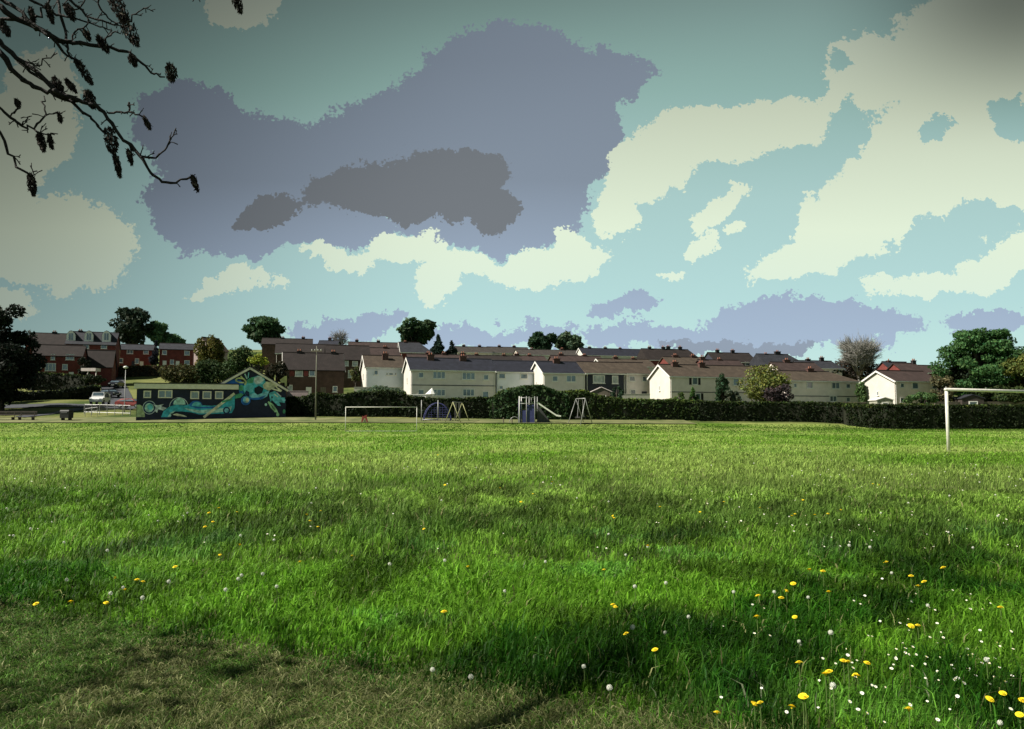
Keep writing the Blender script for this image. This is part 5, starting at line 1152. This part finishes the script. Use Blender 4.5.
ad = N.new('ShaderNodeVectorMath'); ad.operation = 'ADD'; Lk.new(cv.outputs[0], ad.inputs[0]); Lk.new(d1, ad.inputs[1]); d2, _ = noise3(42, 5, .036, .65); d3, _ = noise3(230, 2, .009, .6)
ad2 = N.new('ShaderNodeVectorMath'); ad2.operation = 'ADD'; Lk.new(ad.outputs[0], ad2.inputs[0]); Lk.new(d2, ad2.inputs[1])
ad3 = N.new('ShaderNodeVectorMath'); ad3.operation = 'ADD'; Lk.new(ad2.outputs[0], ad3.inputs[0]); Lk.new(d3, ad3.inputs[1]); PV = ad3.outputs[0]
def field(ells, soft=.35):
    out = None
    for e in ells:
        u, v, rx, ry = e[:4]; rot = e[4] if len(e) > 4 else 0
        q = P(u, v, 1); m = N.new('ShaderNodeMapping'); m.vector_type = 'TEXTURE'
        m.inputs['Location'].default_value = (q.x, q.z-CZ, 0); m.inputs['Rotation'].default_value = (0, 0, R(-rot)); m.inputs['Scale'].default_value = (rx/F, ry/F, 1)
        Lk.new(PV, m.inputs['Vector']); fl = N.new('ShaderNodeVectorMath'); fl.operation = 'MULTIPLY'; fl.inputs[1].default_value = (1, 1, 0); Lk.new(m.outputs[0], fl.inputs[0])
        l = N.new('ShaderNodeVectorMath'); l.operation = 'LENGTH'; Lk.new(fl.outputs[0], l.inputs[0])
        out = l.outputs['Value'] if out is None else mth('SMOOTH_MIN', out, l.outputs['Value'], .18)
    return out
_sp = N.new('ShaderNodeTexNoise'); _sp.inputs['Scale'].default_value = 210; _sp.inputs['Detail'].default_value = 1; Lk.new(cv.outputs[0], _sp.inputs['Vector'])
SPK = mth('MULTIPLY', mth('SUBTRACT', _sp.outputs['Fac'], .5), .30)
def mask(f, edge=.035):
    f = mth('ADD', f, SPK)
    r = N.new('ShaderNodeMapRange'); r.interpolation_type = 'SMOOTHSTEP'; r.inputs[1].default_value = 1+edge; r.inputs[2].default_value = 1-edge; Lk.new(f, r.inputs[0]); return r.outputs[0]
def srgb(c): return tuple(((x/255+.055)/1.055)**2.4 if x > 10 else x/255/12.92 for x in c)
def mixc(f, a, b):
    x = N.new('ShaderNodeMix'); x.data_type = 'RGBA'
    if isinstance(f, (int, float)): x.inputs[0].default_value = f
    else: Lk.new(f, x.inputs[0])
    for i, q in ((6, a), (7, b)):
        if isinstance(q, tuple): x.inputs[i].default_value = (*q, 1)
        else: Lk.new(q, x.inputs[i])
    return x.outputs[2]
def vramp(stops):   # colours by elevation tangent (pixel rows at the view centre)
    r = N.new('ShaderNodeValToRGB'); cr = r.color_ramp
    Lk.new(mth('DIVIDE', cz, .62), r.inputs[0])
    vals = sorted([(min(1, max(0, (P(512, v, 1).z-CZ)/.62)), srgb(c)) for v, c in stops])
    while len(cr.elements) < len(vals): cr.elements.new(.5)
    for e, (p, c) in zip(cr.elements, vals): e.position = p; e.color = (*c, 1)
    return r.outputs[0]
EXPO = 0.75
BGS = 0.10
base = vramp([(0, (122, 148, 142)), (90, (144, 178, 170)), (200, (172, 207, 203)), (300, (184, 222, 220)), (400, (204, 238, 232))])

# a little of the real sky scattered through the thin cloud veil
nsc = N.new('ShaderNodeVectorMath'); nsc.operation = 'SCALE'; nsc.inputs['Scale'].default_value = BGS; Lk.new(sky.outputs[0], nsc.inputs[0])
veil = mixc(.95, nsc.outputs[0], base)
lav = vramp([(60, (124, 136, 150)), (180, (132, 145, 160)), (300, (162, 180, 202)), (360, (170, 190, 212))])
dark = vramp([(100, (112, 118, 124)), (240, (118, 124, 130)), (300, (150, 162, 180)), (360, (146, 160, 176))])
crm = vramp([(0, (160, 170, 156)), (110, (196, 206, 184)), (230, (226, 240, 216)), (300, (222, 240, 222))])
purple = [(470, 212, 85, 36, 6), (330, 222, 70, 26, 4), (515, 232, 40, 22, -10), (490, 90, 100, 62, -12), (600, 78, 62, 28, -14), (570, 130, 55, 60, 20), (530, 190, 60, 58, 0), (400, 150, 110, 62, 0), (290, 170, 90, 62, 10), (190, 130, 62, 46, 20), (205, 205, 66, 46, 12), (255, 240, 36, 26, 0),
          (815, 325, 112, 22, 2), (625, 310, 34, 11, -8), (985, 326, 46, 14, -10), (690, 338, 110, 14, 0), (345, 328, 62, 13, -6), (455, 343, 60, 9, -10), (530, 338, 50, 8, -8)]
darkc = [(430, 202, 64, 20, 8), (385, 185, 85, 26, -6), (455, 172, 56, 28, 10), (484, 208, 34, 24, 20), (270, 210, 34, 18, -30), (735, 346, 85, 8, 0), (310, 348, 60, 6, 0)]
cream = [(852, 100, 34, 15, 0), (-5, 180, 34, 46, 0), (60, 240, 72, 54, 10), (35, 110, 52, 72, 20), (8, 302, 28, 14, 10), (240, 2, 38, 22, 10), (233, 284, 42, 11, -6), (282, 288, 10, 5), (342, 262, 32, 12, 22), (400, 250, 42, 17, -10), (432, 284, 30, 24, -40), (462, 262, 40, 13, 4),
         (545, 267, 58, 19, -8), (566, 242, 22, 14, 20), (618, 205, 20, 36, 28), (655, 155, 58, 36, -38), (745, 130, 88, 32, -10), (800, 112, 34, 20, 0), (717, 205, 28, 12, -32), (707, 238, 15, 15), (739, 228, 10, 8), (674, 272, 18, 5, -15),
         (880, 72, 58, 36, -10), (990, 70, 105, 100, 0), (935, 170, 95, 75, -20), (850, 225, 64, 40, -38), (800, 255, 52, 18, -25), (1000, 262, 56, 24, -25), (920, 286, 54, 12, -8), (1020, 180, 50, 50)]
holes = [(935, 127, 24, 7, -6), (1012, 122, 30, 20, 20), (945, 232, 46, 30, -40), (1000, 212, 56, 14, 8), (842, 72, 13, 10, 0), (850, 135, 18, 40, 20), (820, 15, 110, 30, -15)]
shc = vramp([(0, (120, 146, 140)), (130, (146, 190, 180)), (240, (158, 214, 194)), (300, (160, 206, 202))])
col = mixc(mask(field(purple)), veil, lav)
col = mixc(mth('MULTIPLY', mask(field(darkc)), 1.0), col, dark)
cm = mask(field(cream)); hm = mask(field(holes))
col = mixc(mth('MULTIPLY', cm, mth('SUBTRACT', 1, hm)), col, crm)
# heavier, darker cloud deck overhead
far = N.new('ShaderNodeMapRange'); far.inputs[1].default_value = .55; far.inputs[2].default_value = 1.3; far.inputs[3].default_value = 0; far.inputs[4].default_value = .6; Lk.new(cz, far.inputs[0])
col = mixc(far.outputs[0], col, srgb((112, 126, 128)))
# vignette darkening painted into the sky at the left and upper right
def mrange(x, a, b, c, d_):
    r = N.new('ShaderNodeMapRange'); r.interpolation_type = 'SMOOTHSTEP'; Lk.new(x, r.inputs[0])
    for i, q in enumerate((a, b, c, d_)): r.inputs[1+i].default_value = q
    return r.outputs[0]
lf = mth('MULTIPLY', mrange(cx, -.02, -.70, 1, .46), mrange(mth('SUBTRACT', cz, mth('MULTIPLY', cx, .5)), .30, .80, 1, .62))
tp = mth('MULTIPLY', mrange(cx, .36, .66, 0, 1), mrange(cz, .33, .55, 0, 1))
g_ = mth('MULTIPLY', lf, mth('SUBTRACT', 1, mth('MULTIPLY', tp, .65)))
sc = N.new('ShaderNodeVectorMath'); sc.operation = 'SCALE'; Lk.new(col, sc.inputs[0]); Lk.new(mth('MULTIPLY', g_, 10*2**-EXPO), sc.inputs['Scale'])
Lk.new(sc.outputs[0], bg.inputs['Color']); bg.inputs['Strength'].default_value = 0.1
S.view_settings.view_transform = 'Standard'; S.view_settings.look = 'None'; S.view_settings.exposure = EXPO; S.view_settings.gamma = 1
S.render.engine = 'CYCLES'; S.cycles.use_denoising = True; S.cycles.max_bounces = 5; S.cycles.transparent_max_bounces = 4; S.cycles.sample_clamp_indirect = 4
